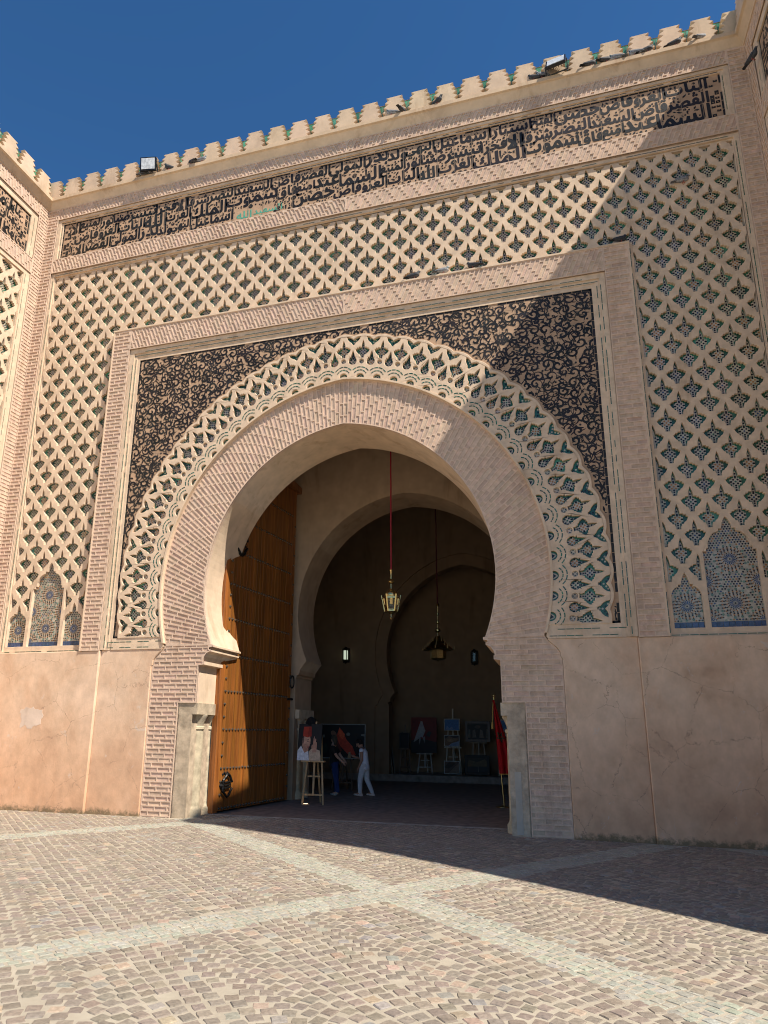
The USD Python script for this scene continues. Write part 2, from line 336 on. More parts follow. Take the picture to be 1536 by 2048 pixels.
def band_two_way(parent, name, a0, a1, b0, b1, fr, d, rng, limit, mid=0.0, key=None):
    """a level band whose bricks lean away from the middle line"""
    ql = [q for q in rows_v(a0, mid, b0, b1, -1)]; qr = [q for q in rows_v(mid, a1, b0, b1, 1)]
    L_, R_ = sbox(a0, b0, mid - 0.012, b1), sbox(mid + 0.012, b0, a1, b1)
    cut = []
    for q, r in [(q, L_) for q in ql] + [(q, R_) for q in qr]:
        g = Polygon(q).intersection(r.buffer(-0.01))
        for p in polys(g):
            if p.area > 0.0025: cut.append(np.asarray(p.exterior.coords)[:-1])
    return brickwork(parent, name, sbox(a0, b0, a1, b1), cut, fr, d, rng, limit, key=key)

STAR_R = [(0, .288), (.015, .25), (.033, .19), (.044, .13), (.048, .080), (.108, .080), (.110, .050), (.158, .056), (.162, .024), (.200, .012), (.186, -.03), (.152, -.085), (.118, -.108), (.112, -.140), (.066, -.145), (.062, -.185), (.050, -.187), (.047, -.250)]
STAR_R = [(x * .95, y * .97) for x, y in STAR_R]
STAR = STAR_R + [(-x, y) for x, y in STAR_R[::-1] if x > 0]
CROSS_R = [(0, .235), (.030, .17), (.040, .10), (.040, .055), (.085, .055), (.085, .022), (.125, .022), (.125, -.085), (.085, -.085), (.085, -.125), (.045, -.125), (.045, -.245)]
CROSS_R = [(x * .82, y * .88) for x, y in CROSS_R]
CROSS = CROSS_R + [(-x, y) for x, y in CROSS_R[::-1] if x > 0]

def mosaic(m, cx, cz, fr, d, rng, clip=None, s=1.0, turn=None, shape=STAR, cross=CROSS, grow=0.018):
    """green glazed ground with a black and white chequered cross on it"""
    tr = turn or (lambda p: [(cx + x * s, cz + y * s) for x, y in p])
    g = Polygon(tr(shape)).buffer(0)
    if clip is not None: g = g.intersection(clip)
    ext(m, g.buffer(grow), d, d + .006, fr, jit(rng, C_GREEN, 0.45) * (1.0 if rng.random() < .8 else 1.8), side=False)
    k = Polygon(tr(cross)).buffer(0)
    if clip is not None: k = k.intersection(clip)
    ext(m, k, d - .006, d, fr, jit(rng, C_WHITE, 0.15), side=False)
    pick = rng.random()
    dots = []
    for (x, y) in [(0, .15), (0, .085)]: dots.append((x * .9, y * .9, .021, 0))
    for i in range(-2, 3):
        for j in range(-2, 3):
            x, y = i * .038, -.028 + j * .040
            if abs(i) + abs(j) in (2, 4) or (i, j) == (0, 0):
                if abs(i) == 2 and abs(j) == 2: continue
                dots.append((x, y, .0208, 1 if (i, j) == (0, 0) else (2 if abs(i) == 1 and abs(j) == 1 else 0)))
    dots += [(0, -.150, .019, 0), (0, -.200, .019, 0), (.088, -.029, .018, 0), (-.088, -.029, .018, 0)]
    for x, y, r, w in dots:
        c = C_BLACK if w == 0 else ([C_ORANGE, C_BLUE, C_GREEN][int(pick * 3)] if w == 1 or pick < .35 else C_BLACK)
        oct_ = tr([(x + r * math.cos(t), y + r * math.sin(t)) for t in np.arange(6) / 6 * 2 * math.pi])
        q = Polygon(oct_)
        if clip is not None and not q.within(clip): continue
        v = np.asarray(oct_); m.add(fr(v[:, 0], v[:, 1], d - .010), [[0, i, i + 1] for i in range(1, 5)], c)

def rosette_panel(m, g, fr, d, rng, centres, cell=0.052):
    """zellige: rosettes of blue petals in rings of small stars"""
    ext(m, g, d, d + .005, fr, jit(rng, C_WHITE, .05), side=False)
    x0, z0, x1, z1 = g.bounds
    inn = g.buffer(-0.012)
    def poly(pts, c, lift):
        q = Polygon(pts)
        if not inn.contains(q.centroid): return
        q2 = q.intersection(inn)
        for p in polys(q2): ext(m, p, d - lift, d, fr, c, side=False)
    R0 = 0.27
    rings = [(.020, 1, .018, C_BLACK), (.115, 16, .013, C_BLACK), (.142, 16, .015, C_ORANGE), (.168, 16, .014, C_BLACK), (.195, 20, .018, C_BLACK), (.222, 20, .017, C_ORANGE), (.245, 24, .014, C_BLACK), (.272, 14, .026, (.14, .22, .17))]
    for (cx, cz) in centres:
        for k in range(16):
            a = (k + .5) / 16 * 2 * math.pi; u, w = np.array([math.cos(a), math.sin(a)]), np.array([-math.sin(a), math.cos(a)]); c0 = np.array([cx, cz])
            poly([c0 + u * .028, c0 + u * .055 + w * .0085, c0 + u * .095 + w * .012, c0 + u * .108, c0 + u * .095 - w * .012, c0 + u * .055 - w * .0085], jit(rng, C_BLUE, .2), .004)
        for r, n, s, c in rings:
            for k in range(n):
                a = k / n * 2 * math.pi + (.1 if r > .13 else 0); rr = r if n > 1 else 0
                px, pz = cx + rr * math.cos(a), cz + rr * math.sin(a)
                poly([(px + s * math.cos(t + a), pz + s * math.sin(t + a)) for t in np.arange(6) / 6 * 2 * math.pi], jit(rng, c, .25), .004)
    i = 0; z = z0 + cell / 2
    while z < z1:
        x = x0 + (cell / 2 if i % 2 else 0)
        while x < x1:
            if all(math.hypot(x - cx, z - cz) > R0 + .035 for cx, cz in centres):
                c = [C_BLACK, C_BLACK, C_BLACK, C_ORANGE, C_BLUE, (.10, .18, .13)][rng.randrange(6)]
                poly([(x + .019 * math.cos(t), z + .019 * math.sin(t)) for t in np.arange(6) / 6 * 2 * math.pi], c, .004)
            x += cell
        z += cell * .866; i += 1

def dashes(m, a0, b0, a1, b1, w, fr, d, rng, c=C_GREEN, step=0.16, wear=0.18):
    w = w * .62
    """a worn inlaid line of narrow tiles"""
    n = max(1, int(math.hypot(a1 - a0, b1 - b0) / step)); u = np.array([a1 - a0, b1 - b0]) / math.hypot(a1 - a0, b1 - b0); k = np.array([-u[1], u[0]])
    for i in range(n):
        if rng.random() < wear: continue
        p = np.array([a0, b0]) + u * step * (i + .04); q = np.array([a0, b0]) + u * step * (i + .96)
        v = np.array([p - k * w / 2, q - k * w / 2, q + k * w / 2, p + k * w / 2])
        m.add(fr(v[:, 0], v[:, 1], d), [[0, 1, 2], [0, 2, 3]], jit(rng, c, .4))

def frame_ring(m, outer, inner, d0, d1, fr, c): ext(m, outer.difference(inner), d0, d1, fr, c)

PX, PZ = 0.552, 0.344
def lattice(parent, region, fr, d, rng, limit, key, cols, rows, niches=(), solid=None):
    """pierced plaster screen: star openings in alternate rows, each with its tile inlay behind"""
    holes, spots = [], []
    avoid = unary_union([n.buffer(.065) for n in niches]) if niches else None
    for r in rows:
        for cx in cols(r[0]):
            g = Polygon([(cx + x, r[1] + y) for x, y in STAR]).intersection(region)
            if avoid is not None:
                hit = g.intersects(avoid)
                if hit: g = g.difference(avoid)
            for p in polys(g):
                if p.area > 0.004 and not (avoid is not None and hit and p.area < 0.02):
                    holes.append(p.simplify(.002)); spots.append((cx, r[1], p))
    plate = (solid or region).difference(unary_union(holes + list(niches)))
    m = MB(); ext(m, plate, d, d + .080, fr, C_CARVE, bev=.004)
    par = m.build('lattice_screen', parent, 'carved')
    order = set(sorted(range(len(spots)), key=lambda i: key(spots[i][0], spots[i][1]))[:limit])
    rest = MB()
    for i, (cx, cz, p) in enumerate(spots):
        b = MB() if i in order else rest
        full = abs(p.area - Polygon(STAR).area) < .004
        mosaic(b, cx, cz, fr, d + .076, rng, clip=None if full else p)
        if i in order: b.build('tile_inlay', par, 'glaze')
    if rest.v: rest.build('tile_inlays', par, 'glaze', kind='stuff')
    for n in niches:
        b = MB(); x0, z0, x1, z1 = n.bounds; cx = (x0 + x1) / 2
        g = n.buffer(.02).intersection(sbox(x0 - .05, z0 + .115, x1 + .05, z1 + .05))
        if x1 - x0 > .6: cs = [(cx, z0 + .45), (cx, z0 + 1.30), (x0, z0 + .88), (x1, z0 + .88), (x0, z0 + .1), (x1, z0 + .1)]
        else: cs = [(cx, z0 + .42)]
        rosette_panel(b, g, fr, d + .076, rng, cs)
        for k in range(int((x1 - x0) / .105) + 1):
            xa = x0 + k * .105; ext(b, sbox(xa + .003, z0 - .01, min(xa + .102, x1 + .01), z0 + .112), d + .070, d + .078, fr, jit(rng, C_BLUE, .2), side=False)
        b.build('mosaic_niche', par, 'glaze')
    return par

